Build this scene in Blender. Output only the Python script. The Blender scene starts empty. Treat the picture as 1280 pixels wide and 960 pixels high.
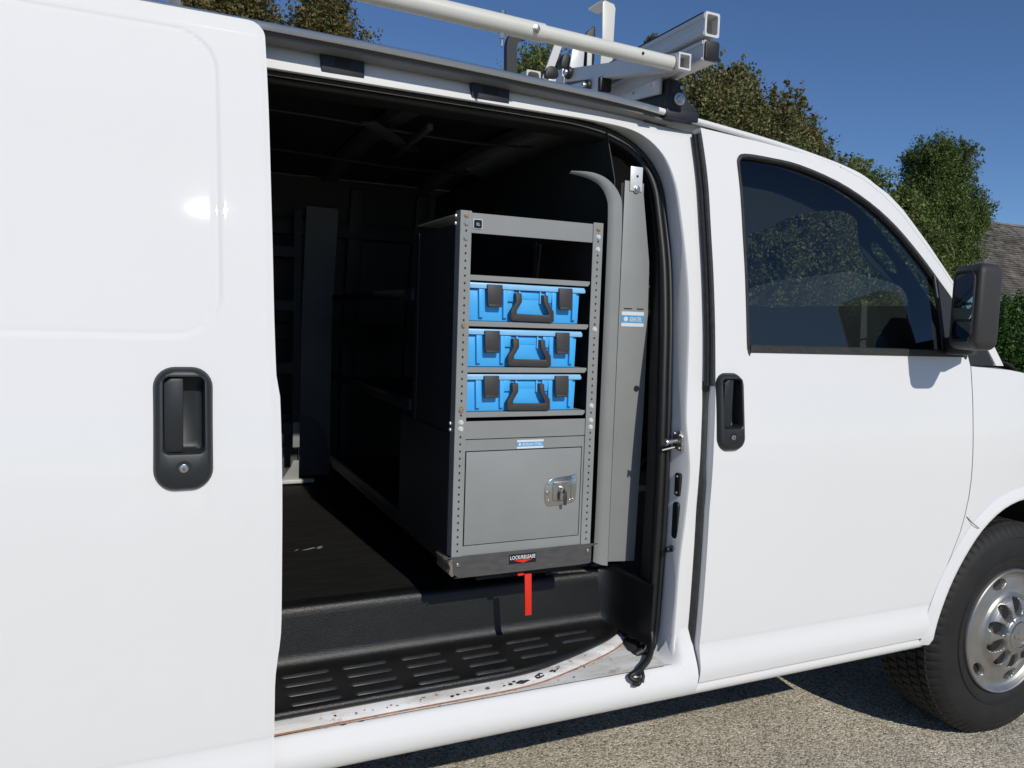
import bpy, bmesh, math, random
import numpy as np
from mathutils import Vector, Matrix, Quaternion
from mathutils.geometry import interpolate_bezier
random.seed(7); rng = np.random.default_rng(7)
sc = bpy.context.scene
COL = sc.collection
R = math.radians

# ------------------------------------------------------------------ camera
yaw, pitch, roll, FPX = 0.430731199, -0.080403790, 0.033079015, 982.745
def cam_axes():
    f = Vector((math.sin(yaw)*math.cos(pitch), math.cos(yaw)*math.cos(pitch), math.sin(pitch)))
    r = Vector((math.cos(yaw), -math.sin(yaw), 0)); u = r.cross(f)
    c, s = math.cos(roll), math.sin(roll)
    return c*r+s*u, -s*r+c*u, f
cr, cu, cf = cam_axes()
cam = bpy.data.cameras.new('camera'); camo = bpy.data.objects.new('camera', cam); COL.objects.link(camo)
m = Matrix((( cr.x, cu.x, -cf.x), (cr.y, cu.y, -cf.y), (cr.z, cu.z, -cf.z))).to_4x4()
m.translation = Vector((0, -1.8, 1.469)); camo.matrix_world = m
cam.sensor_width = 36; cam.lens = FPX/1280*36; cam.clip_end = 1500; cam.clip_start = 0.05
sc.camera = camo

# ------------------------------------------------------------------ world, sun, exposure
SUN_EL, SUN_AZ = R(36), R(4)          # azimuth from -Y towards +X
w = bpy.data.worlds.new('World'); sc.world = w; w.use_nodes = True
nt = w.node_tree; bg = nt.nodes['Background']
sky = nt.nodes.new('ShaderNodeTexSky'); sky.sky_type = 'NISHITA'; sky.sun_disc = False
sky.sun_elevation = SUN_EL; sky.sun_rotation = math.pi - SUN_AZ
sky.altitude = 2500; sky.air_density = 1.0; sky.dust_density = 0.0; sky.ozone_density = 7.5
nt.links.new(sky.outputs[0], bg.inputs[0]); bg.inputs[1].default_value = 0.093
sl = bpy.data.lights.new('sun', 'SUN'); sl.energy = 3.0; sl.angle = R(0.53); sl.color = (1, 0.95, 0.87)
so = bpy.data.objects.new('sun', sl); COL.objects.link(so)
sd = Vector((math.sin(SUN_AZ)*math.cos(SUN_EL), -math.cos(SUN_AZ)*math.cos(SUN_EL), math.sin(SUN_EL)))
so.rotation_mode = 'QUATERNION'; so.rotation_quaternion = sd.to_track_quat('Z', 'Y'); so.location = (0, -10, 8)
sc.view_settings.view_transform = 'Standard'; sc.view_settings.look = 'None'
sc.view_settings.exposure = 0; sc.view_settings.gamma = 1
sc.render.engine = 'CYCLES'
sc.render.resolution_x, sc.render.resolution_y = 1024, 768

# ------------------------------------------------------------------ materials
def mat(name, col, rough=.5, metal=0, var=.06, vscale=30, bump=0, bscale=200, coat=0, coat_r=.1, spec=.5, col2=None, lo=.45, hi=.6, detail=4, aniso=None):
    mt = bpy.data.materials.new(name); mt.use_nodes = True
    n = mt.node_tree.nodes; l = mt.node_tree.links; b = n['Principled BSDF']
    b.inputs['Roughness'].default_value = rough; b.inputs['Metallic'].default_value = metal
    b.inputs['Specular IOR Level'].default_value = spec
    b.inputs['Coat Weight'].default_value = coat; b.inputs['Coat Roughness'].default_value = coat_r
    tc = n.new('ShaderNodeTexCoord'); mp = n.new('ShaderNodeMapping'); l.new(tc.outputs['Object'], mp.inputs[0])
    if aniso: mp.inputs['Scale'].default_value = aniso
    no = n.new('ShaderNodeTexNoise'); no.inputs['Scale'].default_value = vscale; no.inputs['Detail'].default_value = detail
    l.new(mp.outputs[0], no.inputs['Vector'])
    rp = n.new('ShaderNodeValToRGB'); l.new(no.outputs[0], rp.inputs[0])
    c = Vector(col)
    if col2 is None:
        rp.color_ramp.elements[0].position = .3; rp.color_ramp.elements[1].position = .7
        rp.color_ramp.elements[0].color = (*(c*(1-var)), 1); rp.color_ramp.elements[1].color = (*[min(1, x) for x in c*(1+var)], 1)
    else:
        rp.color_ramp.elements[0].position = lo; rp.color_ramp.elements[1].position = hi
        rp.color_ramp.elements[0].color = (*c, 1); rp.color_ramp.elements[1].color = (*col2, 1)
    l.new(rp.outputs[0], b.inputs['Base Color'])
    if bump:
        n2 = n.new('ShaderNodeTexNoise'); n2.inputs['Scale'].default_value = bscale; n2.inputs['Detail'].default_value = 3
        l.new(tc.outputs['Object'], n2.inputs['Vector'])
        bp = n.new('ShaderNodeBump'); bp.inputs['Strength'].default_value = bump; bp.inputs['Distance'].default_value = .002
        l.new(n2.outputs[0], bp.inputs['Height']); l.new(bp.outputs[0], b.inputs['Normal'])
    return mt

M = {}
def white_paint(name, dirt=False):
    mt = mat(name, (.775, .775, .765), rough=.7, var=.02, vscale=1.1, detail=7, coat=.8, coat_r=.022, spec=.25)
    n = mt.node_tree.nodes; l = mt.node_tree.links; b = n['Principled BSDF']
    tc = n['Texture Coordinate']
    # orange peel in the clear coat
    no = n.new('ShaderNodeTexNoise'); no.inputs['Scale'].default_value = 9; no.inputs['Detail'].default_value = 2
    l.new(tc.outputs['Object'], no.inputs['Vector'])
    bp = n.new('ShaderNodeBump'); bp.inputs['Strength'].default_value = .05; bp.inputs['Distance'].default_value = .004
    l.new(no.outputs[0], bp.inputs['Height']); l.new(bp.outputs[0], b.inputs['Coat Normal'])
    if dirt:
        src = b.inputs['Base Color'].links[0].from_socket
        def layer(src, scale, lo, hi, col, amt, sq=(1, 1, 1)):
            mp = n.new('ShaderNodeMapping'); mp.inputs['Scale'].default_value = sq; l.new(tc.outputs['Object'], mp.inputs[0])
            a = n.new('ShaderNodeTexNoise'); a.inputs['Scale'].default_value = scale; a.inputs['Detail'].default_value = 6; a.inputs['Roughness'].default_value = .65
            l.new(mp.outputs[0], a.inputs['Vector'])
            r = n.new('ShaderNodeMapRange'); r.inputs[1].default_value = lo; r.inputs[2].default_value = hi; r.inputs[4].default_value = amt
            l.new(a.outputs[0], r.inputs[0])
            mx = n.new('ShaderNodeMix'); mx.data_type = 'RGBA'; l.new(r.outputs[0], mx.inputs[0]); l.new(src, mx.inputs[6]); mx.inputs[7].default_value = (*col, 1)
            return mx.outputs[2]
        s = layer(src, 9, .42, .68, (.42, .38, .32), .75, (.5, 3, 3))
        s = layer(s, 60, .62, .68, (.12, .09, .07), .8, (.6, 1.6, 1.6))
        s = layer(s, 22, .60, .70, (.38, .22, .12), .75)
        l.new(s, b.inputs['Base Color']); b.inputs['Coat Weight'].default_value = .3; b.inputs['Coat Roughness'].default_value = .35
    return mt
M['white'] = white_paint('white_paint'); M['white_dirty'] = white_paint('worn_white_paint', True)
M['rack_white'] = mat('rack_white_enamel', (.66, .66, .60), .4, var=.04, vscale=8, coat=.3)
M['black_plastic'] = mat('black_textured_plastic', (.016, .018, .019), .55, bump=.25, bscale=900)
M['handle_plastic'] = mat('black_handle_plastic', (.018, .021, .023), .42, bump=.15, bscale=1200)
M['mirror_plastic'] = mat('grey_black_mirror_plastic', (.034, .032, .030), .55, bump=.3, bscale=700)
M['rubber'] = mat('black_rubber', (.012, .012, .012), .5, var=.2)
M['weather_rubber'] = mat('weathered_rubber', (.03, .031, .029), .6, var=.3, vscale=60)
M['mat'] = mat('black_step_plastic', (.0075, .0078, .0078), .36, var=.25, vscale=12, bump=.5, bscale=420)
M['ridge'] = mat('glint_ridge_plastic', (.028, .028, .028), .25, var=.25, vscale=40)  # lighter than the step: sun highlight on the ridges put into the colour
M['floor_mat'] = mat('black_floor_rubber', (.009, .009, .0085), .75, var=.4, vscale=6, bump=.3, bscale=60, aniso=(1, 6, 1), spec=.3)
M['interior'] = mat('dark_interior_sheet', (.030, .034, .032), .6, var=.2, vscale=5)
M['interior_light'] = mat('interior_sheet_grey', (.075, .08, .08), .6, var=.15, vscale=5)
M['grey'] = mat('grey_powder_coat', (.262, .272, .266), .5, var=.05, vscale=7, detail=8, bump=.08, bscale=900)
M['grey_dark'] = mat('dark_grey_powder_coat', (.075, .073, .073), .5, var=.2, vscale=25, aniso=(1, 1, 4))
M['grey_shaded'] = mat('shaded_shelf_grey', (.020, .021, .023), .55, var=.1, vscale=10)  # shelf grey darkened: shade inside the van put into the colour
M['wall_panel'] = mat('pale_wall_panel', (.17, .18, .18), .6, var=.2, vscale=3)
M['chrome'] = mat('polished_steel', (.62, .61, .58), .22, 1, var=.05)
M['zinc'] = mat('zinc_screw', (.55, .54, .52), .35, 1, var=.2, vscale=80)
M['brass'] = mat('yellow_zinc_screw', (.55, .40, .25), .4, .8, var=.25, vscale=90)
M['galv'] = mat('galvanised_bracket', (.75, .75, .74), .4, .3, var=.06)
M['alu'] = mat('brushed_aluminium', (.60, .595, .58), .48, .30, var=.08, vscale=30, aniso=(20, 1, 20))
M['blue'] = mat('blue_case_plastic', (.065, .45, .92), .42, var=.03, bump=.1, bscale=600)
M['blue_lid'] = mat('blue_case_lid_plastic', (.27, .58, .88), .35, var=.03)
M['case_grey'] = mat('dark_grey_case_plastic', (.045, .043, .043), .5, var=.1, bump=.2, bscale=800)
M['red'] = mat('red_lever_plastic', (.72, .025, .01), .45, var=.05)
M['label_white'] = mat('label_white', (.72, .76, .78), .35, var=.02)
M['label_blue'] = mat('label_blue', (.10, .36, .66), .35, var=.04, vscale=120)
M['label_navy'] = mat('label_navy', (.004, .012, .022), .3, var=.1)
M['label_black'] = mat('label_black', (.01, .01, .01), .35)
M['navy'] = mat('navy_bumper_rubber', (.010, .013, .022), .55, var=.2)
M['track'] = mat('grey_track_metal', (.13, .13, .13), .55, var=.15, vscale=4)
M['rust'] = mat('rust_brown_sealant', (.36, .17, .08), .8, var=.35, vscale=50)
M['chip'] = mat('paint_chip_dark', (.03, .02, .018), .8, var=.4, vscale=80)
M['tyre'] = mat('tyre_rubber', (.0095, .0093, .009), .72, var=.35, vscale=14, bump=.2, bscale=300)
M['wheel'] = mat('satin_wheel_steel', (.38, .375, .36), .40, .85, var=.12, vscale=18)
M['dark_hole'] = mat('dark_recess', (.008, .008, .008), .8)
M['under'] = mat('underbody', (.012, .012, .012), .85, var=.3)
M['seat'] = mat('dark_seat_cloth', (.035, .036, .04), .9, var=.2)
M['dash'] = mat('dark_dashboard', (.02, .02, .022), .6)
M['bark'] = mat('bark', (.09, .07, .055), .9, var=.35, vscale=12, bump=.6, bscale=40)
M['mirror'] = mat('mirror_glass', (.55, .58, .60), .02, 1, var=.01)
M['wall_paint'] = mat('pale_house_wall', (.45, .42, .36), .8, var=.06)
M['soil'] = mat('lawn', (.05, .085, .02), .95, var=.4, vscale=3, bump=.6, bscale=50)

def glass_mat(name, tint, gl=.9):
    mt = bpy.data.materials.new(name); mt.use_nodes = True
    n = mt.node_tree.nodes; l = mt.node_tree.links
    for x in list(n):
        if x.type != 'OUTPUT_MATERIAL': n.remove(x)
    o = n['Material Output']
    tr = n.new('ShaderNodeBsdfTransparent'); tr.inputs[0].default_value = (*tint, 1)
    g = n.new('ShaderNodeBsdfGlossy'); g.inputs['Roughness'].default_value = .005; g.inputs[0].default_value = (gl, gl, gl, 1)
    ge = n.new('ShaderNodeNewGeometry'); dt = n.new('ShaderNodeVectorMath'); dt.operation = 'DOT_PRODUCT'
    l.new(ge.outputs['Normal'], dt.inputs[0]); l.new(ge.outputs['Incoming'], dt.inputs[1])
    def mth(op, a_, b_=None):
        q = n.new('ShaderNodeMath'); q.operation = op
        for i_, v_ in enumerate((a_, b_)):
            if v_ is None: continue
            if isinstance(v_, (int, float)): q.inputs[i_].default_value = v_
            else: l.new(v_, q.inputs[i_])
        return q.outputs[0]
    c_ = mth('ABSOLUTE', dt.outputs['Value']); p_ = mth('POWER', mth('SUBTRACT', 1.0, c_), 5.0)
    mm = n.new('ShaderNodeMath'); mm.operation = 'MULTIPLY_ADD'; mm.use_clamp = True
    l.new(p_, mm.inputs[0]); mm.inputs[1].default_value = .92; mm.inputs[2].default_value = .08
    mx = n.new('ShaderNodeMixShader'); l.new(mm.outputs[0], mx.inputs[0]); l.new(tr.outputs[0], mx.inputs[1]); l.new(g.outputs[0], mx.inputs[2])
    l.new(mx.outputs[0], o.inputs[0])
    return mt
M['glass'] = glass_mat('tinted_glass', (.55, .62, .58))
M['glass_clear'] = glass_mat('clear_glass', (.8, .85, .83))

def leaf_mat(name, cols, trans=.25):
    mt = bpy.data.materials.new(name); mt.use_nodes = True
    n = mt.node_tree.nodes; l = mt.node_tree.links; b = n['Principled BSDF']
    b.inputs['Roughness'].default_value = .55; b.inputs['Specular IOR Level'].default_value = .35
    g = n.new('ShaderNodeNewGeometry'); rp = n.new('ShaderNodeValToRGB'); l.new(g.outputs['Random Per Island'], rp.inputs[0])
    e = rp.color_ramp.elements
    while len(e) < len(cols): e.new(.5)
    for i, c in enumerate(cols): e[i].position = i/(len(cols)-1); e[i].color = (*c, 1)
    tc = n.new('ShaderNodeTexCoord'); no = n.new('ShaderNodeTexNoise'); no.inputs['Scale'].default_value = .9; l.new(tc.outputs['Object'], no.inputs['Vector'])
    mr = n.new('ShaderNodeMapRange'); mr.inputs[1].default_value = .3; mr.inputs[2].default_value = .7; mr.inputs[3].default_value = .7; mr.inputs[4].default_value = 1.35
    l.new(no.outputs[0], mr.inputs[0])
    mx = n.new('ShaderNodeVectorMath'); mx.operation = 'SCALE'; l.new(rp.outputs[0], mx.inputs[0]); l.new(mr.outputs[0], mx.inputs['Scale'])
    l.new(mx.outputs[0], b.inputs['Base Color'])
    t = n.new('ShaderNodeBsdfTranslucent'); l.new(mx.outputs[0], t.inputs[0])
    ms = n.new('ShaderNodeMixShader'); ms.inputs[0].default_value = trans; l.new(b.outputs[0], ms.inputs[1]); l.new(t.outputs[0], ms.inputs[2])
    l.new(ms.outputs[0], n['Material Output'].inputs[0])
    return mt
M['leaf_autumn'] = leaf_mat('autumn_leaves', [(0.081, 0.115, 0.034), (0.121, 0.149, 0.048), (0.203, 0.189, 0.068), (0.270, 0.203, 0.102), (0.095, 0.135, 0.043)])
M['leaf_rust'] = leaf_mat('rusty_leaves', [(0.075, 0.108, 0.030), (0.163, 0.128, 0.045), (0.200, 0.135, 0.053), (0.100, 0.121, 0.030), (0.150, 0.095, 0.045)])
M['leaf_green'] = leaf_mat('green_leaves', [(0.065, 0.111, 0.027), (0.104, 0.156, 0.033), (0.143, 0.182, 0.045), (0.221, 0.208, 0.060), (0.078, 0.130, 0.030)])
M['needles'] = leaf_mat('conifer_needles', [(0.060, 0.098, 0.025), (0.093, 0.143, 0.031), (0.145, 0.188, 0.042), (0.102, 0.135, 0.035)], .15)
M['hedge_leaf'] = leaf_mat('hedge_leaves', [(.02, .06, .01), (.045, .10, .015), (.07, .14, .02)], .2)

def ground_mat():
    mt = bpy.data.materials.new('aggregate_pavement'); mt.use_nodes = True
    n = mt.node_tree.nodes; l = mt.node_tree.links; b = n['Principled BSDF']; b.inputs['Roughness'].default_value = .9
    b.inputs['Specular IOR Level'].default_value = .25
    tc = n.new('ShaderNodeTexCoord')
    v = n.new('ShaderNodeTexVoronoi'); v.inputs['Scale'].default_value = 130; l.new(tc.outputs['Object'], v.inputs['Vector'])
    sx = n.new('ShaderNodeSeparateColor'); l.new(v.outputs['Color'], sx.inputs[0])
    rp = n.new('ShaderNodeValToRGB'); l.new(sx.outputs[0], rp.inputs[0]); e = rp.color_ramp.elements
    cols = [(0, (.20, .17, .13)), (.2, (.43, .38, .29)), (.5, (.57, .51, .395)), (.8, (.68, .62, .49)), (.93, (.85, .80, .69)), (1, (.16, .14, .13))]
    while len(e) < len(cols): e.new(.5)
    for i, (p, c) in enumerate(cols): e[i].position = p; e[i].color = (*c, 1)
    big = n.new('ShaderNodeTexNoise'); big.inputs['Scale'].default_value = 2.2; big.inputs['Detail'].default_value = 5; l.new(tc.outputs['Object'], big.inputs['Vector'])
    mr = n.new('ShaderNodeMapRange'); mr.inputs[1].default_value = .3; mr.inputs[2].default_value = .7; mr.inputs[3].default_value = .72; mr.inputs[4].default_value = 1.16; l.new(big.outputs[0], mr.inputs[0])
    sc_ = n.new('ShaderNodeVectorMath'); sc_.operation = 'SCALE'; l.new(rp.outputs[0], sc_.inputs[0]); l.new(mr.outputs[0], sc_.inputs['Scale'])
    l.new(sc_.outputs[0], b.inputs['Base Color'])
    bp = n.new('ShaderNodeBump'); bp.inputs['Strength'].default_value = .8; bp.inputs['Distance'].default_value = .004; bp.invert = True
    l.new(v.outputs['Distance'], bp.inputs['Height']); l.new(bp.outputs[0], b.inputs['Normal'])
    return mt
M['ground'] = ground_mat()
M['stone'] = leaf_mat('loose_grit', [(.26, .23, .18), (.42, .37, .29), (.60, .54, .44), (.14, .12, .10)], 0)
def shingle_mat():
    return leaf_mat('weathered_shingles', [(.07, .063, .055), (.17, .152, .125), (.10, .09, .075), (.20, .18, .15), (.13, .116, .096)], 0)
M['shingle'] = shingle_mat()

# ------------------------------------------------------------------ object helpers
ORG = {}
def tag(o, label=None, cat=None, group=None, kind=None):
    if label: o['label'] = label
    if cat: o['category'] = cat
    if group: o['group'] = group
    if kind: o['kind'] = kind
    return o
def thing(name, label, cat, loc=(0, 0, 0), group=None):
    o = bpy.data.objects.new(name, None); COL.objects.link(o); o.location = loc; o.empty_display_size = .1
    ORG[o.name] = Vector(loc); return tag(o, label, cat, group)
class MB:
    def __init__(s): s.v = []; s.f = []
    def add(s, v, f):
        k = len(s.v); s.v += [tuple(p) for p in v]; s.f += [tuple(i+k for i in q) for q in f]; return s
    def box(s, x0, x1, y0, y1, z0, z1):
        v = [(x, y, z) for z in (z0, z1) for y in (y0, y1) for x in (x0, x1)]
        return s.add(v, [(0, 2, 3, 1), (4, 5, 7, 6), (0, 1, 5, 4), (1, 3, 7, 5), (3, 2, 6, 7), (2, 0, 4, 6)])
    def obox(s, a, b, wd, hd, up=(0, 0, 1)):
        a, b, up = Vector(a), Vector(b), Vector(up); d = (b-a).normalized(); sx = d.cross(up).normalized(); u = sx.cross(d)
        v = [p+sx*i*wd/2+u*j*hd/2 for p in (a, b) for i, j in ((-1, -1), (1, -1), (1, 1), (-1, 1))]
        return s.add(v, [(3, 2, 1, 0), (4, 5, 6, 7)]+[(i, (i+1) % 4, (i+1) % 4+4, i+4) for i in range(4)])
    def cyl(s, a, b, r0, r1=None, n=16, caps=True):
        a, b = Vector(a), Vector(b); r1 = r0 if r1 is None else r1; d = (b-a).normalized()
        t = Vector((0, 0, 1)) if abs(d.z) < .9 else Vector((1, 0, 0)); x = d.cross(t).normalized(); y = d.cross(x)
        v = [p+(x*math.cos(q)+y*math.sin(q))*r for p, r in ((a, r0), (b, r1)) for q in [2*math.pi*i/n for i in range(n)]]
        f = [(i, i+n, (i+1) % n+n, (i+1) % n) for i in range(n)]
        if caps: f += [tuple(range(n)), tuple(range(2*n-1, n-1, -1))]
        return s.add(v, f)
    def tube(s, pts, r, n=8, caps=True):
        pts = [Vector(p) for p in pts]; rs = r if isinstance(r, (list, tuple)) else [r]*len(pts); v = []; px = None
        for i, p in enumerate(pts):
            d = (pts[min(i+1, len(pts)-1)]-pts[max(i-1, 0)]).normalized()
            if px is None:
                t = Vector((0, 0, 1)) if abs(d.z) < .9 else Vector((1, 0, 0)); px = d.cross(t).normalized()
            px = (px-d*px.dot(d)).normalized(); y = d.cross(px)
            v += [p+(px*math.cos(q)+y*math.sin(q))*rs[i] for q in [2*math.pi*k/n for k in range(n)]]
        f = [(j*n+i, j*n+n+i, j*n+n+(i+1) % n, j*n+(i+1) % n) for j in range(len(pts)-1) for i in range(n)]
        if caps: f += [tuple(range(n)), tuple(range(len(v)-1, len(v)-n-1, -1))]
        return s.add(v, f)
    def prism(s, poly, a, b, ax='y'):
        n = len(poly)
        def P(q, t): return {'y': (q[0], t, q[1]), 'x': (t, q[0], q[1]), 'z': (q[0], q[1], t)}[ax]
        v = [P(q, a) for q in poly]+[P(q, b) for q in poly]
        return s.add(v, [tuple(range(n)), tuple(range(2*n-1, n-1, -1))]+[(i, i+n, (i+1) % n+n, (i+1) % n) for i in range(n)])
    def loft(s, loops, closed=True, cap0=False, cap1=False):
        n = len(loops[0]); v = [p for L in loops for p in L]; k = n if closed else n-1
        f = [(j*n+i, j*n+(i+1) % n, (j+1)*n+(i+1) % n, (j+1)*n+i) for j in range(len(loops)-1) for i in range(k)]
        if cap0: f.append(tuple(range(n-1, -1, -1)))
        if cap1: f.append(tuple(range((len(loops)-1)*n, len(loops)*n)))
        return s.add(v, f)
def finish(name, me, m, parent=None, smooth=None, **kw):
    o = bpy.data.objects.new(name, me); COL.objects.link(o); me.materials.append(M[m] if isinstance(m, str) else m)
    if parent is not None:
        o.parent = parent; off = ORG[parent.name]; ORG[o.name] = off
        me.transform(Matrix.Translation(-off))
    if smooth is not None:
        me.shade_smooth(); me.set_sharp_from_angle(angle=R(smooth))
    return tag(o, **kw)
def build(name, mb, m, parent=None, bevel=0, seg=2, smooth=35, recalc=True, **kw):
    me = bpy.data.meshes.new(name)
    bm = bmesh.new(); vs = [bm.verts.new(p) for p in mb.v]
    for q in mb.f:
        try: bm.faces.new([vs[i] for i in q])
        except ValueError: pass
    if recalc: bmesh.ops.recalc_face_normals(bm, faces=bm.faces)
    if bevel:
        es = [e for e in bm.edges if len(e.link_faces) == 2 and e.calc_face_angle(0) > R(25)]
        bmesh.ops.bevel(bm, geom=es, offset=bevel, segments=seg, affect='EDGES', clamp_overlap=True, profile=.5)
    bm.to_mesh(me); bm.free()
    return finish(name, me, m, parent, smooth, **kw)
def B(name, x0, x1, y0, y1, z0, z1, m, parent=None, bevel=0, **kw): return build(name, MB().box(x0, x1, y0, y1, z0, z1), m, parent, bevel, **kw)
def text_mesh(name, body, x, y, z, h, m, parent, width=None, italic=0, depth=.0004, bold=0, **kw):
    cu_ = bpy.data.curves.new(name, 'FONT'); cu_.body = body; cu_.size = 1; cu_.extrude = 0; cu_.shear = italic; cu_.resolution_u = 3; cu_.offset = bold
    o = bpy.data.objects.new(name+'_tmp', cu_); COL.objects.link(o); bpy.context.view_layer.update()
    me = bpy.data.meshes.new_from_object(o.evaluated_get(bpy.context.evaluated_depsgraph_get())); bpy.data.objects.remove(o)
    n = len(me.vertices); co = np.empty(n*3); me.vertices.foreach_get('co', co); co = co.reshape(-1, 3)
    mn, mx = co.min(0), co.max(0); sy = h/(mx[1]-mn[1]); sx = sy if width is None else width/(mx[0]-mn[0])
    out = np.stack([x+(co[:, 0]-mn[0])*sx, np.full(n, y), z+(co[:, 1]-mn[1])*sy], 1)
    me.vertices.foreach_set('co', out.ravel()); me.update()
    return finish(name, me, m, parent, None, **kw)

# ------------------------------------------------------------------ van body profile:  y = prof(z)
PZ = np.array([.30, .385, .40, .43, .47, .544, .552, .70, .85, 1.0, 1.2, 1.4, 1.6, 1.76, 1.9, 2.02, 2.10, 2.16, 2.3])
PY = np.array([.05, .02, -.003, -.017, -.0235, -.0115, -.0125, -.018, -.020, -.018, -.003, .026, .067, .108, .146, .19, .225, .26, .35])
def _pchip():
    h = np.diff(PZ); d = np.diff(PY)/h; t = np.zeros(len(PZ)); t[0] = d[0]; t[-1] = d[-1]
    for i in range(1, len(PZ)-1):
        t[i] = 0 if d[i-1]*d[i] <= 0 else 2*d[i-1]*d[i]/(d[i-1]+d[i])
    return t
PT = _pchip()
def prof(z):
    z = min(max(z, PZ[0]), PZ[-1]-1e-6); i = int(np.searchsorted(PZ, z, 'right')-1); h = PZ[i+1]-PZ[i]; u = (z-PZ[i])/h
    return (2*u**3-3*u*u+1)*PY[i]+(u**3-2*u*u+u)*h*PT[i]+(-2*u**3+3*u*u)*PY[i+1]+(u**3-u*u)*h*PT[i+1]
W = 2.2
def panel(name, outer, holes, m, parent, off=0, far=False, fn=None, zc=None, xc=(), ret=.03, edge_m=None, **kw):
    """sheet-metal panel: polygon in X-Z laid on the body curve, with turned-in edges"""
    f = fn or (lambda x, z: prof(z)+off)
    bm = bmesh.new(); es = []
    for lp in [outer]+list(holes):
        vs = [bm.verts.new((x, 0, z)) for x, z in lp]
        es += [bm.edges.new((vs[i], vs[(i+1) % len(vs)])) for i in range(len(vs))]
    bmesh.ops.triangle_fill(bm, use_beauty=False, edges=es, normal=(0, -1, 0))
    zs = [v.co.z for v in bm.verts]; z0, z1 = min(zs), max(zs)
    cuts = zc if zc is not None else list(np.arange(math.ceil(z0/.03)*.03, z1, .03))+[.40, .415, .43, .445, .46, .475, .50, .52, .535, .540, .544, .548, .552, .556]
    for z in cuts:
        if z0 < z < z1: bmesh.ops.bisect_plane(bm, geom=bm.verts[:]+bm.edges[:]+bm.faces[:], dist=1e-5, plane_co=(0, 0, z), plane_no=(0, 0, 1))
    for x in xc: bmesh.ops.bisect_plane(bm, geom=bm.verts[:]+bm.edges[:]+bm.faces[:], dist=1e-5, plane_co=(x, 0, 0), plane_no=(1, 0, 0))
    bm.verts.index_update(); bm.edges.ensure_lookup_table()
    V = []; N = []
    for v in bm.verts:
        x, z = v.co.x, v.co.z; y = f(x, z); e = .002
        gx, gz = (f(x+e, z)-f(x-e, z))/(2*e), (f(x, z+e)-f(x, z-e))/(2*e); nn = Vector((gx, -1, gz)).normalized()
        V.append(Vector((x, y, z))); N.append(nn)
    F = [[v.index for v in q.verts] for q in bm.faces]
    F = [q if (Vector((V[q[1]].x-V[q[0]].x, 0, V[q[1]].z-V[q[0]].z)).cross(Vector((V[q[2]].x-V[q[0]].x, 0, V[q[2]].z-V[q[0]].z)))).y < 0 else q[::-1] for q in F]
    FN = [[N[i] for i in q] for q in F]
    if ret:
        for e in bm.edges:
            if len(e.link_faces) != 1: continue
            a, b = e.verts[0].index, e.verts[1].index; c = e.link_faces[0].calc_center_median()
            k = len(V); V += [V[a].copy(), V[b].copy(), V[b]+Vector((0, ret, 0)), V[a]+Vector((0, ret, 0))]
            d = V[b]-V[a]; nn = Vector((d.z, 0, -d.x)).normalized(); mid = (V[a]+V[b])/2
            if nn.dot(Vector((mid.x-c.x, 0, mid.z-c.z))) < 0: nn = -nn
            gn = (V[k+1]-V[k]).cross(V[k+2]-V[k+1])
            F.append([k, k+1, k+2, k+3] if gn.dot(nn) > 0 else [k+3, k+2, k+1, k]); FN.append([nn]*4)
    bm.free()
    if far:
        V = [Vector((v.x, W-v.y, v.z)) for v in V]; F = [q[::-1] for q in F]; FN = [[Vector((n.x, -n.y, n.z)) for n in q[::-1]] for q in FN]
    me = bpy.data.meshes.new(name); me.from_pydata([tuple(v) for v in V], [], F); me.shade_smooth()
    o = finish(name, me, m, parent, None, **kw)
    me.normals_split_custom_set([tuple(n) for q in FN for n in q])
    return o
def rrect(x0, x1, z0, z1, r, n=6):
    out = []
    for cx, cz, a in ((x1-r, z1-r, 0), (x0+r, z1-r, 90), (x0+r, z0+r, 180), (x1-r, z0+r, 270)):
        out += [(cx+r*math.cos(R(a+90*k/n)), cz+r*math.sin(R(a+90*k/n))) for k in range(n+1)]
    return out
def smooth_poly(p, n=4, closed=True):
    out = []; k = len(p); rg = range(k if closed else k-1)
    for i in rg:
        if closed: a, b, c, d = p[i-1], p[i], p[(i+1) % k], p[(i+2) % k]
        else: a, b, c, d = p[max(i-1, 0)], p[i], p[i+1], p[min(i+2, k-1)]
        for j in range(n):
            t = j/n
            out.append(tuple(.5*((2*b[q])+(-a[q]+c[q])*t+(2*a[q]-5*b[q]+4*c[q]-d[q])*t*t+(-a[q]+3*b[q]-3*c[q]+d[q])*t**3) for q in range(len(b))))
    if not closed: out.append(tuple(p[-1]))
    return out
def resample(p, n):
    p = [Vector(q) for q in p]; d = [0]
    for a, b in zip(p, p[1:]): d.append(d[-1]+(b-a).length)
    out = []
    for i in range(n):
        t = d[-1]*i/(n-1); j = min(int(np.searchsorted(d, t, 'right')-1), len(p)-2); out.append(p[j].lerp(p[j+1], (t-d[j])/max(d[j+1]-d[j], 1e-9)))
    return out

# ================================================================== GROUND
def sheet(name, x0, x1, y0, y1, z, m, **kw):
    return build(name, MB().add([(x0, y0, z), (x1, y0, z), (x1, y1, z), (x0, y1, z)], [(0, 1, 2, 3)]), m, smooth=None, **kw)
sheet('ground', -400, 400, -400, 400, 0, 'ground', kind='structure')
sheet('lawn', -300, 300, 7.5, 300, .004, 'soil', kind='structure')
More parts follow.
